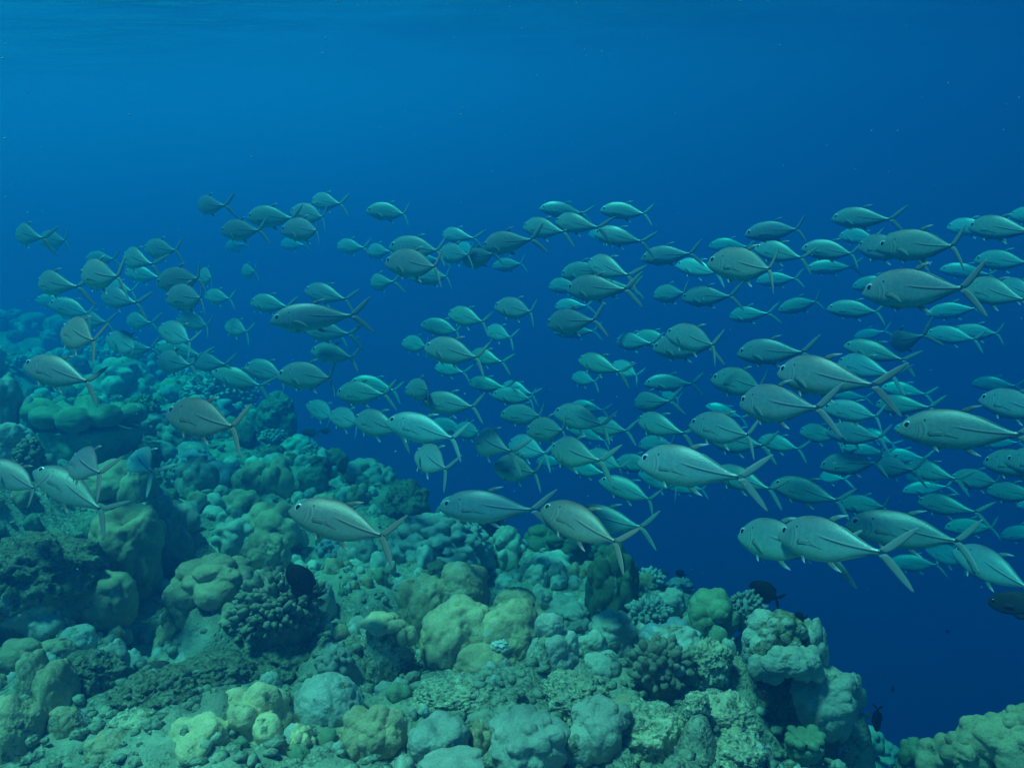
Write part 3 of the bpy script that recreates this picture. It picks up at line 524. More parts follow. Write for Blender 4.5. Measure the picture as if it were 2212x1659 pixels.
def plain(name, col, rough=.5, metal=0, spec=.5):
    m = bpy.data.materials.new(name); m.use_nodes = True; b = m.node_tree.nodes['Principled BSDF']
    t = m.node_tree; tc = N(t, 'ShaderNodeTexCoord'); ns = N(t, 'ShaderNodeTexNoise'); ns.inputs['Scale'].default_value = 40
    L(t, tc.outputs['Object'], ns.inputs['Vector'])
    c = ramp(t, ns.outputs[0], [(.3, tuple(x*.8 for x in col)), (.7, tuple(min(1, x*1.15) for x in col))])
    L(t, c, b.inputs['Base Color']); b.inputs['Roughness'].default_value = rough; b.inputs['Metallic'].default_value = metal
    b.inputs['Specular IOR Level'].default_value = spec
    return m
M_SKIN = fish_mat()
M_TAIL = fin_mat('tail_skin', (.38, .47, .44), (.40, .53, .51), .0, .8, .45)
M_FIN = fin_mat('fin_skin', (.26, .36, .33), (.8, .9, .88), .4, .75, .4)
M_PEC = fin_mat('pectoral_skin', (.28, .45, .41), (.36, .56, .52), .1, .9, .5)
M_IRIS = plain('silver_iris', (.55, .66, .62), .3, .2)
M_PUPIL = plain('black_pupil', (.008, .008, .01), .12)

def prof(kx, ky):
    kx, ky = np.array(kx), np.array(ky)
    # monotone-ish smooth interpolation (Catmull-Rom on the knots)
    m = np.gradient(ky, kx)
    def f(x):
        x = np.asarray(x, dtype=float); i = np.clip(np.searchsorted(kx, x)-1, 0, len(kx)-2); h = kx[i+1]-kx[i]; s = (x-kx[i])/h
        return (2*s**3-3*s**2+1)*ky[i]+(s**3-2*s**2+s)*h*m[i]+(-2*s**3+3*s**2)*ky[i+1]+(s**3-s**2)*h*m[i+1]
    return f
f_top = prof([0, .03, .07, .12, .2, .3, .4, .5, .6, .7, .8, .9, .96, 1], [.006, .053, .097, .134, .175, .201, .209, .202, .178, .138, .090, .046, .027, .025])
f_bot = prof([0, .03, .07, .12, .2, .3, .4, .5, .6, .7, .8, .9, .96, 1], [-.020, -.042, -.064, -.088, -.116, -.140, -.150, -.150, -.139, -.110, -.072, -.038, -.025, -.024])
f_wid = prof([0, .03, .07, .12, .2, .3, .4, .5, .6, .7, .8, .9, .96, 1], [.006, .023, .040, .054, .068, .076, .077, .070, .057, .041, .027, .019, .018, .012])
SL, DEPTH = .42, .42*.357                      # nose to tail root, and body depth, in metres

def bend(p, c):
    """curve the body sideways: p in body units, x from -.5 (nose) to +.5 (tail root) and beyond"""
    p = np.array(p, dtype=float)
    s = p[:, 0]-(-.15)
    a = np.where(s > 0, c*s*1.6, 0)            # heading angle along the body
    off = np.where(s > 0, c*.8*s*s, 0)
    x = p[:, 0]-p[:, 1]*np.sin(a)-np.where(s > 0, .33*c*c*s**3, 0); y = off+p[:, 1]*np.cos(a)
    return np.stack([x, y, p[:, 2]], 1)*SL
def body_mesh():
    n = 36; v, uv, f = [], [], []
    tt = np.concatenate([[0, .008, .02, .035, .052, .072], np.linspace(.095, .9, 27), [.925, .95, .975, 1]])
    for t in tt:
        zt, zb, w = float(f_top(t)), float(f_bot(t)), float(f_wid(t))
        for k in range(n):
            a = 2*math.pi*(k+.5)/n
            ca, sa = math.cos(a), math.sin(a)
            y = .86*w*math.copysign(max(0, 1-abs(sa)**2.6)**.8, ca)
            z = (zt if sa > 0 else -zb)*sa
            v.append((t-.5, y, z)); uv.append((t, z+.5))
    m = len(tt)
    for i in range(m-1):
        for k in range(n):
            a, b = i*n+k, i*n+(k+1) % n
            f.append((a, b, b+n, a+n))
    v.append((-.503, 0, -.006)); uv.append((0, .494)); c0 = len(v)-1
    v.append((.503, 0, 0)); uv.append((1, .5)); c1 = len(v)-1
    for k in range(n):
        f.append((c0, (k+1) % n, k)); f.append((c1, (m-1)*n+k, (m-1)*n+(k+1) % n))
    return v, uv, f
def plate(lead, trail, th, y0=0, ytip=0, ns=14, nc=5):
    """a thin tapering fin between a leading and a trailing edge polyline (x, z); u along the fin, v across"""
    def rs(pl, k):
        pl = np.array(pl, float); d = np.concatenate([[0], np.cumsum(np.linalg.norm(np.diff(pl, axis=0), axis=1))]); d /= d[-1]
        s = np.linspace(0, 1, k); return np.stack([np.interp(s, d, pl[:, j]) for j in range(2)], 1)
    a, b = rs(lead, ns), rs(trail, ns); v, uv = [], []
    for side in (1, -1):
        for i in range(ns):
            for j in range(nc):
                q = a[i]*(1-j/(nc-1))+b[i]*(j/(nc-1)); s = i/(ns-1)
                hh = th*(1-.75*s)*math.sin(math.pi*(.12+.76*j/(nc-1)))
                v.append((q[0], y0+(ytip-y0)*s+side*hh, q[1])); uv.append((s, j/(nc-1)))
    f = []; o = ns*nc
    for i in range(ns-1):
        for j in range(nc-1):
            p = i*nc+j; f.append((p, p+1, p+nc+1, p+nc)); f.append((o+p, o+p+nc, o+p+nc+1, o+p+1))
        p = i*nc; f.append((p, p+nc, o+p+nc, o+p)); p = i*nc+nc-1; f.append((p, o+p, o+p+nc, p+nc))
    for j in range(nc-1):
        f.append((j, o+j, o+j+1, j+1)); p = (ns-1)*nc+j; f.append((p, p+1, o+p+1, o+p))
    return v, uv, f
def join(parts):
    v, uv, f = [], [], []
    for a, b, c in parts:
        o = len(v); v += a; uv += b; f += [tuple(i+o for i in q) for q in c]
    return v, uv, f
def tail_mesh():
    up = plate([(.485, .022), (.53, .056), (.595, .118), (.67, .180), (.745, .228)], [(.545, 0), (.59, .026), (.652, .085), (.712, .154), (.757, .224)], .006)
    dn = plate([(.485, -.022), (.53, -.056), (.60, -.122), (.68, -.192), (.76, -.250)], [(.545, 0), (.59, -.026), (.657, -.092), (.724, -.170), (.772, -.246)], .006)
    return join([up, dn])
def dorsal_mesh():
    a = plate([(.04, .196), (.075, .222), (.135, .240), (.215, .246)], [(.10, .176), (.125, .196), (.165, .219), (.218, .243)], .005, ns=10)
    b = plate([(.09, .172), (.2, .150), (.30, .102), (.40, .052), (.455, .028)], [(.11, .150), (.2, .120), (.30, .07), (.40, .03), (.455, .015)], .006)
    b = (b[0], [(0, q[1]) for q in b[1]], b[2])
    return join([a, b])
def anal_mesh():
    a = plate([(.06, -.140), (.095, -.172), (.15, -.192), (.215, -.203)], [(.115, -.125), (.14, -.148), (.175, -.171), (.218, -.200)], .005, ns=10)
    b = plate([(.10, -.130), (.2, -.118), (.30, -.082), (.40, -.044), (.455, -.026)], [(.11, -.115), (.2, -.095), (.30, -.055), (.40, -.025), (.455, -.015)], .006)
    b = (b[0], [(0, q[1]) for q in b[1]], b[2])
    return join([a, b])
def pelvic_mesh():
    return join([plate([(-.20, -.110), (-.165, -.160), (-.12, -.185)], [(-.17, -.110), (-.14, -.142), (-.118, -.183)], .004, s*.02, s*.035, ns=8) for s in (1, -1)])
def half_width(x, z):
    t = min(1, max(0, x+.5)); e = float(f_top(t)) if z > 0 else -float(f_bot(t))
    return .86*float(f_wid(t))*max(0, 1-abs(z/e)**2.6)**.8
def pectoral_mesh(s):
    v, uv, f = plate([(-.200, -.010), (-.13, .004), (-.05, -.004), (.045, -.046)], [(-.195, -.040), (-.14, -.036), (-.05, -.034), (.042, -.049)], .003, s*.064, s*.068, ns=12)
    v = [(x, s*(half_width(x, z)+.0022+.25*max(0, abs(y-s*.066)-.001)), z) for x, y, z in v]     # folded flat against the flank
    return v, uv, f
def pectoral_spread_mesh(s):
    return plate([(-.200, -.010), (-.14, -.005), (-.06, -.040), (.0, -.095)], [(-.195, -.042), (-.15, -.045), (-.08, -.070), (-.004, -.099)], .004, s*.064, s*.120, ns=12)
def eye_mesh(s):
    v, f, mi = [], [], []
    rings, n = 8, 20; r0 = .040
    for i in range(rings):
        a = (math.pi/2)*i/(rings-1); r = r0*math.sin(a)*1.0; h = .0075*math.cos(a)
        for k in range(n):
            b = 2*math.pi*k/n; v.append((-.392+r*math.cos(b), s*(.0355+h), .052+r*math.sin(b)))
    for i in range(rings-1):
        for k in range(n):
            q = (i*n+k, i*n+(k+1) % n, (i+1)*n+(k+1) % n, (i+1)*n+k)
            f.append(q if s < 0 else q[::-1]); mi.append(1 if i < 3 else (1 if i == rings-2 else 0))
    return v, f, mi

BENDS = (-.5, -.34, -.17, 0, .17, .34, .5)
PROTO = {}
for c in BENDS:
    d = {}
    def mk(nm, vuf, mat):
        v, uv, f = vuf
        o = mesh_obj(nm, bend(v, c), f, mat, uv=uv); me = o.data; bpy.data.objects.remove(o); d.setdefault(nm, []).append(me)
    mk('trevally', body_mesh(), M_SKIN); mk('tail_fin', tail_mesh(), M_TAIL); mk('dorsal_fin', dorsal_mesh(), M_FIN); mk('anal_fin', anal_mesh(), M_FIN)
    mk('pelvic_fins', pelvic_mesh(), M_FIN)
    for s in (1, -1):
        mk('pectoral_fin', pectoral_mesh(s), M_PEC); mk('spread_fin', pectoral_spread_mesh(s), M_PEC)
        v, f, mi = eye_mesh(s); o = mesh_obj('eye', bend(v, c), f, [M_IRIS, M_PUPIL], mi=mi); d.setdefault('eye', []).append(o.data); bpy.data.objects.remove(o)
    PROTO[c] = d

# each line: window, nose x y, tail root x y, body depth (all measured inside that window), then options
WIN = dict(A=(0, 400, 3.858), B=(550, 400, 3.858), C=(1100, 400, 3.858), D=(1640, 400, 3.4835), E=(0, 800, 3.858), F=(550, 800, 3.858),
           G=(1100, 800, 3.858), H=(1640, 800, 3.4835), J=(1640, 1200, 3.2787))
FISH = """
A 160 470 350 498 185 |k=silver trevally leading at the far upper edge of the school, one follower behind it|r=the leading pair above the reef crest
A 345 530 540 520 160
A 1702 230 1920 222 170 |k=small round trevally highest over the reef side of the school|r=the highest trevally over the reef
A 1900 450 2205 435 190
A 1940 590 2090 552 110 |d=1.05
A 2080 795 2180 785 122 |k=tiny trevally seen nearly end-on, alone in open blue water mid-school|r=the tiny end-on trevally
A 1245 600 1490 605 170
A 745 690 960 680 140
A 715 830 980 830 265 |k=deep-bodied trevally swimming away, tail wide open, above the reef crest|r=the wide-tailed trevally above the crest
A 350 890 640 915 230 |k=plump trevally swimming away at the reef-side end of the school, tail hanging low|r=the plump low-tailed trevally
A 315 1030 520 1060 120
A 430 1070 725 1140 170
A 1073 665 1290 720 185
A 1085 800 1345 835 140
A 1362 900 1670 850 215 |k=bright-backed trevally with raised tail, partly over another one above the reef|r=the raised-tail trevally over the reef
A 1430 1030 1700 1015 235
A 1705 830 1805 840 150
A 1760 1000 1955 1018 140
A 885 1000 1145 1050 190
A 910 920 1110 950 130
A 712 1200 895 1220 165
A 545 1300 770 1370 265 |t=warm,k=steeply tilted trevally with broad pinkish tail just over the reef crest|r=the steep pink-tailed trevally
A 1095 1210 1285 1225 145
A 915 1350 1130 1440 190
A 1050 1470 1280 1445 150
A 1372 1270 1605 1375 190 |k=tilted trevally with a thin straight-down tail above the far coral|r=the thin down-tailed trevally
A 1515 1190 1760 1245 165
A 1930 1250 2105 1300 155
A 1335 1430 1700 1500 150 |d=1.1
A 1352 1560 1615 1585 190
A 1680 1570 1920 1580 165
A 1600 1580 1690 1560 130 |d=1.1
E 1835 115 2210 215 170
E 238 60 690 170 265 |t=warm,k=large dim brown-backed trevally against the far reef, tail pointing straight down|r=the dim brown trevally against the far reef
E 1435 470 1950 565 320 |t=warm,k=large brown-backed trevally with coppery tail low over the reef edge|r=the coppery-tailed trevally over the reef
E 300 960 830 1260 285 |t=warm,k=large mauve trevally nose up, tail over the cratered coral dome|r=the mauve trevally over the coral dome
E -150 900 245 1080 230 |t=warm,d=.72,k=trevally cut off by the picture edge, only belly and curved tail showing over the reef
E 690 900 770 935 330 |w=.25,t=warm,k=trevally seen end-on swimming away, a narrow upright shape over the reef|r=the narrow end-on trevally
E 1135 830 1290 950 250 |k=trevally turning away above the arched coral, one tail lobe hanging down|r=the turning trevally above the arched coral
B 555 185 785 205 150 |k=small trevally topmost of the cluster above the reef, forked tail clear against blue|r=the topmost of the upper cluster
B 365 280 630 318 170
B 0 330 370 330 180 |d=1.08
B 292 445 575 435 200
B 283 555 480 560 110 |d=1.2
B 1015 270 1330 292 145 |k=lone small trevally level in open water, highest near the centre|r=the lone level trevally near the top
B 765 575 990 582 130
B 1032 620 1215 615 135
B 1215 580 1610 605 200 |d=1.08
B 1170 720 1590 745 260 |k=large trevally with banded brownish back and black eye at its very snout, upper centre|r=the banded trevally
B 1668 470 1935 500 140
B 1640 640 1880 645 165
B 1800 560 1910 600 100
B 1850 720 2095 635 170 |k=trevally tilted with tail up, gills showing as dark bars, upper centre|r=the tail-up barred trevally
B 2020 580 2420 515 205 |k=bright-backed trevally climbing tail-high just off the school's upper centre|r=the bright-backed tail-high trevally
B 2100 750 2337 720 125
B 1058 890 1250 875 145
B 1390 840 1700 830 150
B 1380 690 1640 685 120 |d=1.2
B 490 950 825 1020 175
B 30 1055 325 1085 150
B 208 1215 870 1165 250 |k=large trevally in full profile with dark eye and raised tail, clear blue all round|r=the full-profile trevally
B 325 1275 600 1230 130
B 500 1290 860 1320 170
B 560 1290 800 1345 110
B 545 1470 875 1520 170
B 1487 1245 1780 1295 140
B 1712 1150 2010 1215 165
B 2115 1090 2412 1130 185 |k=round trevally with a thin needle-like tail, by itself in mid water|r=the round needle-tailed trevally
B 2040 1290 2247 1350 145
B 1318 1405 1520 1425 140
B 1505 1440 1950 1520 240 |k=glossy trevally with dark eye and a thin upright tail over mid water|r=the glossy thin-tailed trevally
B 1900 1500 2180 1560 150
B 1600 1610 1850 1650 130
C 375 245 755 290 140 |k=small trevally uppermost of the centre group, bulging back against blue|r=the uppermost centre trevally
C 895 262 1270 290 150 |k=trevally swimming level apart from the centre group, topmost in open water|r=the level trevally apart from the centre
C 510 360 880 408 180
C 238 405 575 445 185 |d=1.08
C 840 460 1250 528 170
C 800 465 1000 510 110 |d=1.2
C 1262 680 1650 635 170
C 1550 730 1890 800 155 |t=pale,d=1.05,k=pale glinting trevally half hidden between two others in the upper school|r=the pale half-hidden trevally
C 1800 720 2332 764 290 |k=large trevally with a sunlit bronze patch on its back and two-pronged belly fins|r=the bronze-patched trevally
C 790 710 1130 815 190
C 565 820 900 770 165 |d=1.07
C 617 945 1090 938 225 |k=large dark-backed trevally level, long swept tail, centre of the school|r=the dark-backed level trevally
C 750 950 1160 925 150
C 458 920 700 910 130
C 508 1090 785 1080 125 |t=pale
C 448 1245 825 1205 220 |k=stout trevally with raised oar-like tail, below the dark-backed level one|r=the stout oar-tailed trevally
C 500 1310 840 1298 120
C 1355 1000 1605 970 150
C 1602 1020 1995 998 175 |k=trevally in clean profile with raised tail in the gap below the bronze-patched one|r=the clean-profile trevally
C 2018 1175 2321 1146 130
C 1040 1390 1330 1400 150
C 1190 1350 1480 1380 140 |d=1.05
C 1465 1320 1840 1410 240 |k=hump-backed trevally overlapping another, white tip on its dorsal fin|r=the hump-backed trevally
C 1345 1450 1820 1440 220 |d=1.08
C 710 1540 1060 1640 170
C 1000 1580 1205 1673 150 |d=1.08
C 1835 570 2150 575 120 |d=1.1
D 55 430 430 385 160 |k=trevally with a bright spot on its back and high raised tail, upper school|r=the bright-spot trevally
D 735 305 1145 305 170 |k=trevally highest on the open-water side, gliding level with one fin silver|r=the highest open-water trevally
D 783 440 1040 450 120
D 930 520 1330 560 200 |d=1.06
D 1085 530 1600 515 230 |k=trevally overlapping its neighbour shoulder to shoulder, big round eye, upper open water|r=the shoulder-to-shoulder trevally
D 1628 370 1950 380 140 |t=pale,d=1.04
D 1800 370 2230 400 190
D 2115 275 2400 300 130
D 130 535 470 600 150
D 488 535 860 570 155
D 538 690 855 675 115
D 140 790 430 765 120
D 983 880 1655 845 300 |k=biggest trevally of the upper open-water side, coppery nape, tall tail|r=the coppery-naped big trevally
D 898 830 1200 790 120
D 1575 695 1915 730 125
D 1852 625 2190 640 155
D 1765 840 2165 920 200
D 2020 830 2330 900 170
D 312 1015 590 945 125 |k=small trevally tilted tail-up alone in the dark blue gap of the open-water side|r=the small tail-up trevally in the gap
D 693 1000 1045 1020 150
D 1478 1040 1800 1000 125
D 0 1350 470 1335 190
D 825 1285 1245 1385 170
D 900 1230 1120 1175 100 |t=pale,d=1.1
D 1195 1280 1415 1210 165 |k=trevally veering up with spiky dorsal and V-shaped tail on the open-water side|r=the veering V-tailed trevally
D 1478 1190 1790 1230 135
D 1665 1185 1960 1188 130 |d=.97
H 298 105 1000 190 300 |k=large trevally whose tail crosses a paler fish, upper of the big crossing pair|r=the upper of the big crossing pair
H 780 20 1155 110 190 |t=pale,d=1.1
F -25 60 280 130 170
F 250 145 685 155 235 |k=trevally with bold dark gill bars and a high tail, just above the reef edge|r=the bold gill-barred trevally
F 880 190 1245 260 150 |d=1.1
F 760 295 1160 295 190
F 505 380 705 480 160 |k=dark tilted trevally just off the reef edge, above two black fish|r=the dark tilted trevally off the reef edge
F 700 475 925 540 190
F 905 510 1300 610 230
F 1185 535 1730 665 250 |t=pale,k=brightest palest trevally of the school, side shining, at the school's centre|r=the brightest trevally
F 1350 275 1540 255 200
F 1490 365 1915 400 200
F 1550 560 1830 585 150 |d=1.2
F 1760 610 1975 620 150
F 1430 800 1690 930 265 |k=trevally diving away nose up just beneath the brightest one, tail spread like scissors|r=the scissor-tailed trevally
F 1955 690 2242 780 230
F 2100 920 2452 965 230
F 1650 1270 2412 1285 290 |k=large trevally swimming level just above the blue-green nodular coral|r=the level trevally above the nodular coral
F 345 1290 1120 1500 350 |t=warm,k=large brown-backed trevally slanting tail-down low over the middle of the reef|r=the slanting trevally low over the reef
F 1890 200 2202 235 140
F 2090 300 2412 330 150
F 2182 220 2430 290 120
G 43 480 370 478 175
G 262 620 570 605 220 |k=trevally with a bolt-upright thin tail in the crowded centre|r=the upright thin-tailed trevally
G 503 455 900 550 205
G 650 385 920 430 115
G 820 570 1110 605 180
G 620 590 930 690 120
G 105 720 420 800 200 |t=pale,d=1.12
G 350 870 590 880 110
G 480 770 880 860 250 |k=warm-backed trevally in front of the crowd, blade tail crossing others below centre|r=the warm-backed blade-tailed trevally
G 780 800 1060 920 170
G 658 930 930 970 130
G 880 1030 1310 1190 195 |k=trevally slanting down to its tail, alone below the crowded centre|r=the slanting trevally below the crowd
G 653 150 850 185 130
G 1285 205 1670 205 140
G 1198 380 1485 355 165
G 1430 290 1560 330 110
G 1220 520 1600 625 195
G 1665 560 2130 640 260 |k=stocky trevally with a yellowish shoulder and white-tipped fins, open-water side|r=the stocky white-tipped trevally
G 1860 690 2260 731 200 |d=1.12
G 1780 385 2130 500 110 |t=pale
G 1230 740 1500 720 150 |t=pale
G 1218 880 2050 1000 340 |k=largest trevally of all, full side showing with black eye and dark shoulder spot|r=the largest trevally
G 1025 890 1350 900 155
G 1228 970 1540 1080 190 |t=pale,d=1.15
G 1480 1090 1760 1110 120
G 1870 960 2321 1096 210
G 390 1280 985 1540 310 |t=warm,k=large trevally tail-down above the dark green coral column, tail edge-on|r=the edge-tailed trevally above the green column
G 620 1340 1230 1430 260 |d=1.08,k=trevally behind the edge-tailed one, its scythe-shaped tail sweeping clear into the blue|r=the scythe-tailed trevally
G 1850 170 2250 230 230 |d=1.08
H 15 345 565 370 290 |k=large stout trevally with wide oar-like tail, lower of the big crossing pair|r=the lower of the big crossing pair
H 1125 215 1425 262 110 |t=pale
H 650 375 1045 435 180 |t=pale,k=shining pale trevally peering past the large crossing tails|r=the shining pale trevally past the tails
H 1080 350 1450 365 150
H 700 270 980 290 90
H 1890 315 2330 400 230 |k=trevally with white lower lip, rear half cut off by the picture edge, open-water side
H 1830 185 2120 200 110 |t=dark
H 1212 530 1500 560 120 |t=pale
H 1275 545 2070 575 300 |k=large trevally with big ringed eye, tail touching the picture edge, open-water side|r=the big ring-eyed trevally
H 483 555 740 600 140
H 690 560 1060 600 170
H 160 620 450 685 140
H 975 550 1180 640 90 |t=pale
H 812 680 1120 720 110
H 1120 740 1420 760 110 |t=pale
H 640 830 1035 800 175 |k=trevally lit greenish below with a raised tail, above a white glinting one|r=the greenish raised-tail trevally
H 635 910 815 920 110 |t=white,k=small white glinting trevally tucked under a greenish one, open-water side|r=the white glinting trevally
H 1090 830 1330 850 165
H 1310 825 1660 915 160
H 1310 910 1500 950 100 |t=dark
H 1660 920 1960 945 155
H 1268 1020 1610 980 110 |t=pale
H 265 965 735 1080 180 |k=trevally slanting tail-down alone in dark blue above the big lower trio|r=the slanting trevally above the trio
H 780 1120 1105 1135 150
H 1405 1100 1800 1170 170 |k=trevally with its tail curving down past a smaller one, lower open-water side|r=the curving-tailed trevally
H 1618 1300 1925 1300 130
H 2045 1370 2350 1320 130 |t=pale
H 1945 1020 2300 1050 165
H 1918 800 2350 830 210
H 2090 790 2450 820 210 |d=.95
H 1850 650 2150 640 100
H 0 1365 640 1480 300 |k=large trevally foremost of the lower trio in open water, blunt head, big eye|r=the foremost of the lower trio
H 318 1360 1040 1480 330 |k=large trevally in the middle of the lower trio, tail lobe slanting down|r=the middle of the lower trio
H 862 1280 1600 1390 290 |k=large trevally hindmost of the lower trio, dark back edge and scythe tail|r=the hindmost of the lower trio
H 1461 1468 1721 1553 150 |t=pale
J 1590 90 2050 320 235 |k=trevally nose up behind the lower trio, tail leaving the picture|r=the nose-up trevally behind the trio
J 1100 170 1425 180 125
H 2170 1130 2420 1125 90 |t=pale
"""
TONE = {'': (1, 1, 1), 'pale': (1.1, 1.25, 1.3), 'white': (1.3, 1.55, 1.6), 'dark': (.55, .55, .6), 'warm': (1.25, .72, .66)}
rng = random.Random(11)
school = []
for line in FISH.strip().splitlines():
    a, _, opt = line.partition('|')
    wn, *nums = a.split(); nx, ny, tx, ty, h = map(float, nums)
    x0, y0, s = WIN[wn]; k = W0/2275
    nx, tx = [(x0+q/s)*k for q in (nx, tx)]; ny, ty = [(y0+q/s)*k for q in (ny, ty)]; h = h/s*k
    o = dict(t='', d=1.0, k=None, r=None, w=None)
    for part in opt.split('|'):
        if part.startswith('k='): o['k'] = part[2:]; continue
        if part.startswith('r='): o['r'] = part[2:]; continue
        j = part.find('k=')
        if j > 0: o['k'] = part[j+2:]; part = part[:j].strip(',')
        for q in part.split(','):
            if '=' in q: a_, b_ = q.split('='); o[a_] = float(b_) if a_ in 'dw' else b_
    school.append(dict(n=(nx, ny), t=(tx, ty), h=h, **{'o': o}))
school_c = [((f['n'][0]+f['t'][0])/2, (f['n'][1]+f['t'][1])/2) for f in school]

def sector(dx, dy):
    a = math.degrees(math.atan2(-dy, dx)) % 360
    return ['following', 'above and following', 'above', 'above and ahead of', 'ahead of', 'below and ahead of', 'below', 'below and following'][int((a+22.5)//45) % 8]
used_lab = set()
def rel_label(i):
    best = None
    for j, m in enumerate(school):
        if not m['o']['r']: continue
        dx, dy = school_c[i][0]-school_c[j][0], school_c[i][1]-school_c[j][1]; sct = sector(dx, dy); d = math.hypot(dx, dy)
        rank = sum(1 for q in range(len(school)) if q != i and not school[q]['o']['k'] and sector(school_c[q][0]-school_c[j][0], school_c[q][1]-school_c[j][1]) == sct
                   and math.hypot(school_c[q][0]-school_c[j][0], school_c[q][1]-school_c[j][1]) < d)
        if rank < 3:
            cost = d*(1+.9*rank)
            if best is None or cost < best[0]: best = (cost, rank, sct, m['o']['r'])
    f = school[i]
    size = 'small' if f['h'] < 40 else ('large' if f['h'] > 62 else 'middling')
    tone = {'': '', 'pale': 'pale ', 'white': 'white ', 'dark': 'dark ', 'warm': 'brownish '}[f['o']['t']]
    if best is None: return size+' trevally of the school'
    return f"{size} {tone}trevally {['next', 'second', 'third'][best[1]]} {best[2]} {best[3]}"

for i, f in enumerate(school):
    (nx, ny), (tx, ty), h, o = f['n'], f['t'], f['h'], f['o']
    z = F*DEPTH/h*o['d']*rng.uniform(.985, 1.015)
    P = at((nx+tx)/2, (ny+ty)/2, z); vd = P.normalized()
    u = RGT*(tx-nx)-UPV*(ty-ny); ln = math.hypot(tx-nx, ty-ny)
    u = (u-vd*u.dot(vd)).normalized()
    ratio = min(.985, ln/(h*2.80))
    if o['w']: ratio = o['w']
    ratio = max(ratio, .2)
    v = (u*ratio-vd*math.sqrt(1-ratio**2)).normalized()        # from nose towards tail; tail nearer the camera
    up = (vd.cross(u)); up = up if up.dot(UPV) > 0 else -up
    up = (up-v*up.dot(v)).normalized()
    side = up.cross(v)
    M = Matrix((v, side, up)).transposed().to_4x4()
    scl = o['d']*rng.uniform(.985, 1.02)
    c = rng.choice(BENDS if ratio < .93 else BENDS[1:6])
    if o['w']: c = .17
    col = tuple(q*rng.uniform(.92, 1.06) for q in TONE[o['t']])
    q0, q1 = bend([(-.5, 0, 0), (.5, 0, 0)], c); ch = math.atan2(q1[1]-q0[1], q1[0]-q0[0]); mid = Vector((q0+q1)/2)   # nose to tail root along the measured line
    M = M @ Matrix.Rotation(-ch, 4, 'Z') @ Matrix.Translation(-mid)
    d = PROTO[c]
    root = bpy.data.objects.new('trevally', d['trevally'][0]); C.objects.link(root)
    root.matrix_world = Matrix.Translation(P) @ M @ Matrix.Diagonal((scl*rng.uniform(.98, 1.03), scl, scl*rng.uniform(.93, 1.06), 1)); root.color = (*col, 1)
    lab = o['k'] or rel_label(i)
    tag(root, lab, 'fish', 'school of silver trevally')
    spread = rng.random() < .3
    for nm in ('tail_fin', 'dorsal_fin', 'anal_fin', 'pelvic_fins', 'pectoral_fin', 'eye'):
        for me in d['spread_fin' if spread and nm == 'pectoral_fin' else nm]:
            q = bpy.data.objects.new(nm, me); C.objects.link(q); q.parent = root; q.color = (*col, 1)
named_xy = []
for o, l, V in coral_named:
    v = np.concatenate(V); named_xy.append((o.location.x+v[:, 0].mean(), o.location.y+v[:, 1].mean(), l))
def dir_word(dx, dy):
    if abs(dx) > abs(dy): return 'on the open-water side of' if dx > 0 else 'uphill of'
    return 'just behind' if dy > 0 else 'just before'
cand = []
kinds = [int(rs.randint(14)) for _ in fill]
def words(l): return len(l.split())
for i, (x, y, s) in enumerate(fill):
    for j, (ax, ay, l) in enumerate(named_xy):
        if words(l)+words(dir_word(x-ax, y-ay)) <= 13: cand.append((math.hypot(x-ax, y-ay), i, j, dir_word(x-ax, y-ay)))
cand.sort(); lab, slot = {}, set()
for d, i, j, w in cand:
    if i in lab or (j, w) in slot: continue
    if d > (.9 if fill[i][1] < 8 else 2.0): continue
    slot.add((j, w)); lab[i] = f"{{}} {w} the {named_xy[j][2]}"
for i, (x, y, s) in enumerate(fill):
    kind, nm, me = proto[kinds[i]]
    o = bpy.data.objects.new(nm, me); C.objects.link(o)
    o.location = (x, y, gz(x, y)+s*rs.uniform(.08, .26)); o.rotation_euler = (rs.normal()*.15, rs.normal()*.15, rs.uniform(0, 6.28))
    o.scale = (s*rs.uniform(.85, 1.15), s*rs.uniform(.85, 1.15), s*rs.uniform(.8, 1.25))
    sk = 'rock' if kind == 'rock' else ('nod' if kind == 'fingers' else skins[int(rs.randint(len(skins)))])
    o.material_slots[0].link = 'OBJECT'; o.material_slots[0].material = CM[sk]
    c = rs.uniform(.75, 1.15); o.color = (c, c, c, 1)
    what = {'rock': 'small rock', 'fingers': 'finger coral'}.get(kind, 'coral head')
    if i in lab: l = lab[i].format(what)
    else: l = {'rock': 'turf-covered stone', 'fingers': 'finger coral', }.get(kind, 'rounded coral head')+(' on the hazy far reef slope' if y > 8 else ' among many like it on the middle reef slope' if y > 4.5 else ' half buried in the near reef rubble')
    tag(o, l, 'rock' if kind == 'rock' else 'coral', 'small rocks scattered on the reef' if kind == 'rock' else 'small corals scattered on the reef')

# loose rubble: thousands of broken bits nobody could count
sv, sf = ico(1); V, Fc = [], []; o_ = 0
shapes = [sv*(1+.5*fbm(sv*1.6, 2, 700+k)[:, None]) for k in range(12)]
nb = 5200; yy = 1.9+rs.rand(nb)**1.9*9; hx = yy*.72+.2
xx = rs.uniform(-1, 1, nb)*hx
for x, y in zip(xx, yy):
    if x > edge_x(y)+.15: continue
    s = rs.uniform(.008, .026)*(1+.04*y)
    p = shapes[rs.randint(12)]*np.array((s*rs.uniform(.7, 1.9), s*rs.uniform(.7, 1.2), s*rs.uniform(.5, .9)))
    a = rs.uniform(0, 6.28); ca, sa = math.cos(a), math.sin(a)
    p = np.stack([p[:, 0]*ca-p[:, 1]*sa, p[:, 0]*sa+p[:, 1]*ca, p[:, 2]], 1)+np.array((x, y, gz(x, y)+s*.35))
    V.append(p); Fc.append(sf+o_); o_ += len(p)
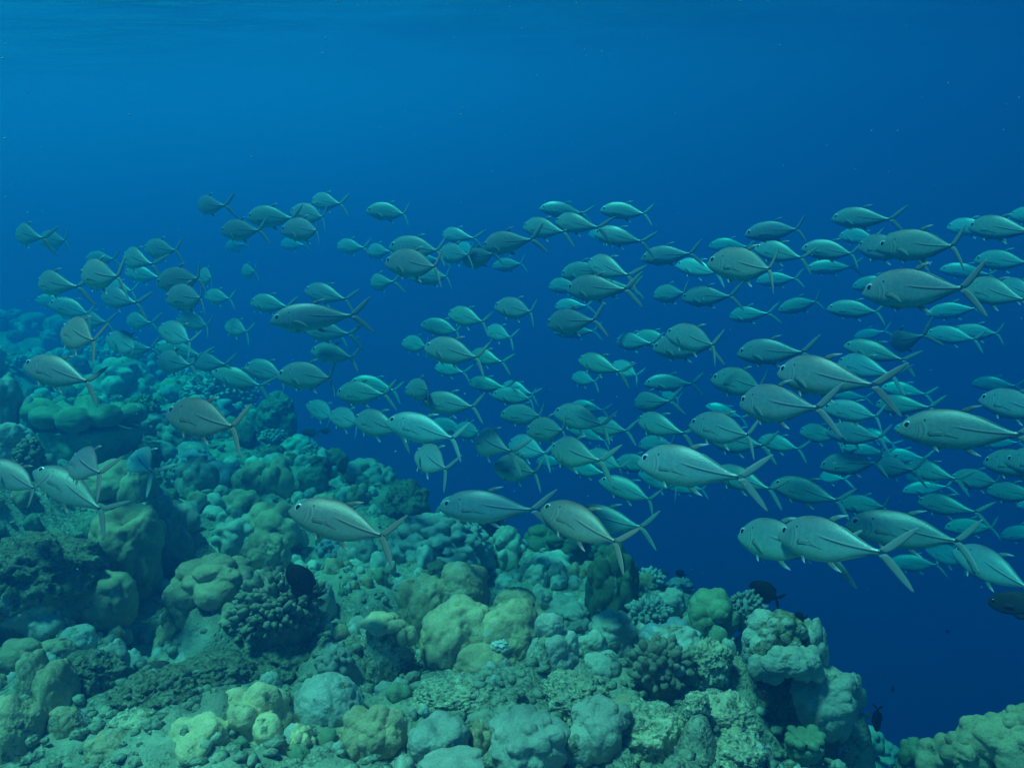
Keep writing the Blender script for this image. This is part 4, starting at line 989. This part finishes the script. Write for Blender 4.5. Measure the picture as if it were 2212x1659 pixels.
rub = mesh_obj('coral_rubble', np.concatenate(V), np.concatenate(Fc), CM['floor']); tag(rub, 'loose broken coral rubble strewn between the coral heads', 'rubble', kind='stuff')

# low young coral growth packed between the larger heads, more than anyone could count
V, Fc, MI, o_ = [], [], [], 0
gp = [colony(1, 1, 9, .5, 820+k, 3)[0] for k in range(6)]+[colony(1, .8, 26, .27, 840+k, 3, kind='nod')[0] for k in range(3)]+[colony(1, 1.1, 3, .6, 860+k, 3, kind='dome')[0] for k in range(3)]
_, gf = ico(3); n_ = 0
while n_ < 2600:
    y = 2.2+rs.rand()**1.25*12; half = y*.70+.3; x = rs.uniform(-half, min(half, edge_x(y)+.1))
    if x > half or x < -half: n_ += 1; continue
    n_ += 1
    if perlin(np.array([[x*1.1, y*1.1, .3]]), 91)[0] < (-.10 if y > 4 else (-.04 if y > 3.2 else .10)): continue
    if any((x-a)**2+(y-b)**2 < (r*.75)**2 for a, b, r in foot): continue
    s = rs.uniform(.035, .085)*(1+.09*y)*(.75 if y < 4 else 1)
    p = gp[rs.randint(len(gp) if y > 4 else 9)]*np.array((s*rs.uniform(.8, 1.2), s*rs.uniform(.8, 1.2), s*rs.uniform(.8, 1.3)))
    a = rs.uniform(0, 6.28); ca, sa = math.cos(a), math.sin(a)
    p = np.stack([p[:, 0]*ca-p[:, 1]*sa, p[:, 0]*sa+p[:, 1]*ca, p[:, 2]], 1)+np.array((x, y, gz(x, y)+s*.18))
    V.append(p); Fc.append(gf+o_); o_ += len(p); MI += [int(rs.randint(5))]*len(gf)
gr = mesh_obj('coral_growth', np.concatenate(V), np.concatenate(Fc), [CM[k] for k in ('grey', 'olive', 'nod', 'moss', 'pale')], mi=MI)
tag(gr, 'low young coral growth packed between the larger heads', 'coral', kind='stuff')

# ------------------------------------------------------------------ the other fish
M_BLACK = plain('black_fish_skin', (.004, .004, .005), .6, 0, .1)
M_PARROT = plain('dusky_fish_skin', (.03, .035, .04), .6, 0, .2)
def reef_fish(name, label, nx, ny, tx, ty, h, z, mat, deep=.5, eye=False, stripes=False, hd=None, ratio=.95, cat='fish', group=None):
    """a deep oval fish: nose, tail root and depth measured in the picture"""
    n, v, uv, f = 24, [], [], []
    st = np.linspace(0, 1, 22)
    for t in st:
        e = math.sin(math.pi*min(1, max(0, t*.96+.02)))**.62
        w = max(.10 if t > .85 else .02, e*(1-.38*t)); dz = deep*.5*w
        for k in range(n):
            a = 2*math.pi*k/n; v.append((t-.5, .28*dz*math.cos(a), dz*math.sin(a)+.02*math.sin(3*t)))
    m = len(st)
    for i in range(m-1):
        for k in range(n): f.append((i*n+k, i*n+(k+1) % n, (i+1)*n+(k+1) % n, (i+1)*n+k))
    f.append(tuple(range(n))[::-1]); f.append(tuple((m-1)*n+k for k in range(n)))
    P = at((nx+tx)/2, (ny+ty)/2, z); vd = P.normalized(); u = RGT*(tx-nx)-UPV*(ty-ny); ln = math.hypot(tx-nx, ty-ny)
    u = (u-vd*u.dot(vd)).normalized(); Ls = ln*z/F/ratio
    ax = (u*ratio-vd*math.sqrt(1-ratio*ratio)).normalized(); upx = vd.cross(u); upx = upx if upx.dot(UPV) > 0 else -upx
    upx = (upx-ax*upx.dot(ax)).normalized(); M = Matrix((ax, upx.cross(ax), upx)).transposed().to_4x4()
    v = np.array(v); v[:, 2] *= (h*z/F)/(Ls*deep*.86); v *= Ls; q = (h*z/F)/deep/Ls*1.1
    o = mesh_obj(name, v, f, mat); o.matrix_world = Matrix.Translation(P) @ M
    def fin(nm, lead, trail):
        a, b, c = plate(lead, trail, .012, ns=9, nc=4); a = np.array(a)*Ls; a[:, 2] *= q*.9
        mesh_obj(nm, a, c, mat, o)
    D = deep*.5
    fin('tail_fin', [(.46, .0), (.50, .10), (.60, .20), (.72, .27)], [(.46, -.02), (.58, .04), (.64, .10), (.70, .25)])
    fin('tail_fin', [(.46, .0), (.50, -.10), (.60, -.20), (.72, -.27)], [(.46, .02), (.58, -.04), (.64, -.10), (.70, -.25)])
    fin('dorsal_fin', [(-.25, D*.80), (-.1, D*1.16), (.1, D*1.2), (.36, D*.9)], [(-.2, D*.6), (0, D*.7), (.2, D*.5), (.38, D*.3)])
    fin('anal_fin', [(-.02, -D*.85), (.1, -D*1.2), (.22, -D*1.1), (.36, -D*.8)], [(.0, -D*.6), (.1, -D*.6), (.22, -D*.5), (.38, -D*.3)])
    for s in (1, -1):
        a, b, c = plate([(-.18, -.02), (-.08, .02), (.04, -.04)], [(-.17, -.08), (-.08, -.09), (.03, -.07)], .006, s*.28*D*.9, s*.28*D*1.3, ns=8, nc=4)
        mesh_obj('pectoral_fin', np.array(a)*Ls, c, mat, o)
    if eye:
        ev, ef = ico(2)
        for s in (1, -1): mesh_obj('eye', (ev*np.array((.028, .014, .028))+np.array((-.39, s*.085*deep*1.4, .04)))*Ls, ef, M_PUPIL, o)
    tag(o, label, cat, group); return o
BG = 'black fish around the reef'
reef_fish('black_fish', 'large black fish slanting nose-up beside the brown branching coral', 623, 1222, 672, 1284, 50, 3.15, M_BLACK, .55, True, group=BG)
reef_fish('black_fish', 'black oval fish slanting down in open blue beside the crowning coral', 1622, 1262, 1676, 1292, 38, 3.6, M_BLACK, .5, True, group=BG)
reef_fish('black_fish', 'bigger of two dim black fish off the mid reef edge', 650, 932, 684, 936, 19, 8.5, M_PARROT, .5, group=BG)
reef_fish('black_fish', 'smaller round one of two dim black fish off the mid reef edge', 692, 929, 712, 931, 14, 8.6, M_PARROT, .6, group=BG)
reef_fish('black_fish', 'small black fish hovering over the rubble gully mid-reef', 816, 1293, 792, 1291, 18, 4.0, M_BLACK, .65, group=BG)
reef_fish('black_fish', 'small black fish above the crusty plate coral', 1460, 1234, 1478, 1243, 15, 4.5, M_BLACK, .6, group=BG)
reef_fish('black_fish', 'tiny dim fish before the crusty plate coral', 1430, 1236, 1445, 1239, 7, 4.9, M_PARROT, .5, group=BG)
reef_fish('black_fish', 'black fish half hidden behind the crowning coral on the reef edge', 1712, 1332, 1738, 1336, 22, 3.4, M_BLACK, .6, group=BG)
reef_fish('black_fish', 'black fish swimming upright, nose down, in the blue channel', 1894, 1578, 1896, 1532, 18, 3.3, M_BLACK, .4, group=BG)
reef_fish('black_fish', 'small black fish beside the upright one in the channel', 1870, 1538, 1880, 1550, 9, 3.8, M_PARROT, .5, group=BG)
reef_fish('black_fish', 'tiny dark fish higher up in the channel', 1928, 1494, 1929, 1482, 6, 4.2, M_PARROT, .5, group=BG)
reef_fish('black_fish', 'tiny faint dark fish alone in the open blue below the trio', 2044, 1366, 2050, 1362, 8, 6.0, M_PARROT, .5, group=BG)
reef_fish('black_fish', 'small dark fish in the shaded hollow under the spiky far corals', 1048, 1150, 1066, 1158, 24, 5.6, M_BLACK, .7, group=BG)
reef_fish('parrotfish', 'dusky parrotfish with a pale snout entering at the picture edge', 2142, 1300, 2236, 1312, 50, 3.1, M_PARROT, .42, True)
sg = bpy.data.materials.new('striped_skin'); sg.use_nodes = True; t_ = sg.node_tree; b_ = t_.nodes['Principled BSDF']
tcx = N(t_, 'ShaderNodeTexCoord'); sx = N(t_, 'ShaderNodeSeparateXYZ'); L(t_, tcx.outputs['Generated'], sx.inputs[0])
L(t_, ramp(t_, math_n(t_, 'SINE', math_n(t_, 'MULTIPLY', sx.outputs[0], 34.0)), [(.3, (.65, .68, .45)), (.55, (.03, .03, .035))]), b_.inputs['Base Color'])
reef_fish('striped_fish', 'tiny striped fish hiding behind the coppery-tailed trevally', 452, 874, 470, 876, 15, 7.6, sg, .55)
reef_fish('blue_fish', 'small blue-grey fish beside the brown nodule coral', 66, 950, 82, 972, 9, 5.0, plain('blue_fish_skin', (.16, .28, .42), .4), .45)

# ------------------------------------------------------------------ water surface seen from below
hS = 2.0
sx_ = np.linspace(-34, 34, 240); sy_ = np.concatenate([np.linspace(-6, 30, 420)])
XX, YY = np.meshgrid(sx_, sy_); Q = np.stack([XX.ravel()*.32+YY.ravel()*.03, YY.ravel()-XX.ravel()*.06, 0*XX.ravel()], 1)
ZZ = hS+.10*fbm(Q*.55, 3, 81)+.045*fbm(Q*2.1, 3, 83)
I = np.arange(len(sx_)*len(sy_)).reshape(len(sy_), len(sx_))
Fq = np.stack([I[:-1, :-1].ravel(), I[:-1, 1:].ravel(), I[1:, 1:].ravel(), I[1:, :-1].ravel()], 1)
wm = bpy.data.materials.new('rippled_surface'); wm.use_nodes = True; t = wm.node_tree; t.nodes.clear()
tcw = N(t, 'ShaderNodeTexCoord'); mp = N(t, 'ShaderNodeMapping'); mp.inputs['Scale'].default_value = (.35, 1.6, 1); mp.inputs['Rotation'].default_value = (0, 0, R(4)); L(t, tcw.outputs['Object'], mp.inputs[0])
nw = N(t, 'ShaderNodeTexNoise'); nw.inputs['Scale'].default_value = 1.6; nw.inputs['Detail'].default_value = 4; nw.inputs['Roughness'].default_value = .6; L(t, mp.outputs[0], nw.inputs['Vector'])
bw = N(t, 'ShaderNodeBump'); bw.inputs['Strength'].default_value = .8; bw.inputs['Distance'].default_value = .12; L(t, nw.outputs[0], bw.inputs['Height'])
gl = N(t, 'ShaderNodeBsdfGlossy'); gl.inputs['Roughness'].default_value = .12; gl.inputs[0].default_value = (.62, .68, .72, 1); L(t, bw.outputs[0], gl.inputs['Normal'])
tr = N(t, 'ShaderNodeBsdfTransparent'); mx = N(t, 'ShaderNodeMixShader')
sw = N(t, 'ShaderNodeSeparateXYZ'); L(t, tcw.outputs['Object'], sw.inputs[0])
far = N(t, 'ShaderNodeMapRange', interpolation_type='SMOOTHSTEP'); far.inputs[1].default_value = 8.2; far.inputs[2].default_value = 5.2     # haze fade put into the material: reflection thins to nothing with distance
L(t, math_n(t, 'ADD', math_n(t, 'MULTIPLY_ADD', sw.outputs[0], .16, sw.outputs[1]), math_n(t, 'MULTIPLY', nw.outputs[0], 1.2)), far.inputs[0])
L(t, math_n(t, 'MULTIPLY', ramp(t, nw.outputs[0], [(.34, (.2, .2, .2)), (.66, (.68, .68, .68))]), far.outputs[0]), mx.inputs[0]); L(t, tr.outputs[0], mx.inputs[1]); L(t, gl.outputs[0], mx.inputs[2])
ow = N(t, 'ShaderNodeOutputMaterial'); L(t, mx.outputs[0], ow.inputs[0])
ws = mesh_obj('water_surface', np.stack([XX.ravel(), YY.ravel(), ZZ], 1), Fq, wm); tag(ws, 'rippled underside of the sea surface overhead', None, kind='structure')

# drifting specks in the water
V, Fc, o_ = [], [], 0
for k in range(260):
    z = rs.uniform(1.6, 8); P = at(rs.uniform(0, W0), rs.uniform(0, 1300), z); s = rs.uniform(.0006, .0016)*(.6+.4*z)
    p = sv*s*np.array((rs.uniform(.7, 1.8), 1, rs.uniform(.6, 1.3)))+np.array(P); V.append(p); Fc.append(sf+o_); o_ += len(p)
sn = mesh_obj('drifting_specks', np.concatenate(V), np.concatenate(Fc), plain('pale_speck', (.35, .6, .6), .9)); tag(sn, 'pale specks drifting in the open water', 'specks', kind='stuff')

# ------------------------------------------------------------------ the water between: one even volume round everything
lo, hi = np.array((-36., -8., -17.)), np.array((36., 34., 2.35))
hv = [(x, y, z) for x in (lo[0], hi[0]) for y in (lo[1], hi[1]) for z in (lo[2], hi[2])]
hf = [(0, 1, 3, 2), (4, 6, 7, 5), (0, 4, 5, 1), (2, 3, 7, 6), (0, 2, 6, 4), (1, 5, 7, 3)]
hm = bpy.data.materials.new('sea_water'); hm.use_nodes = True; t = hm.node_tree; t.nodes.clear()
pv = N(t, 'ShaderNodeVolumePrincipled'); pv.inputs['Density'].default_value = HAZE; pv.inputs['Density Attribute'].default_value = ''
pv.inputs['Color'].default_value = HAZE_COL; pv.inputs['Absorption Color'].default_value = HAZE_ABS; pv.inputs['Anisotropy'].default_value = HAZE_G
oh = N(t, 'ShaderNodeOutputMaterial'); L(t, pv.outputs[0], oh.inputs['Volume'])
hz = mesh_obj('haze', hv, hf, hm, smooth=False); tag(hz, 'blue sea water filling the scene', None, kind='stuff')
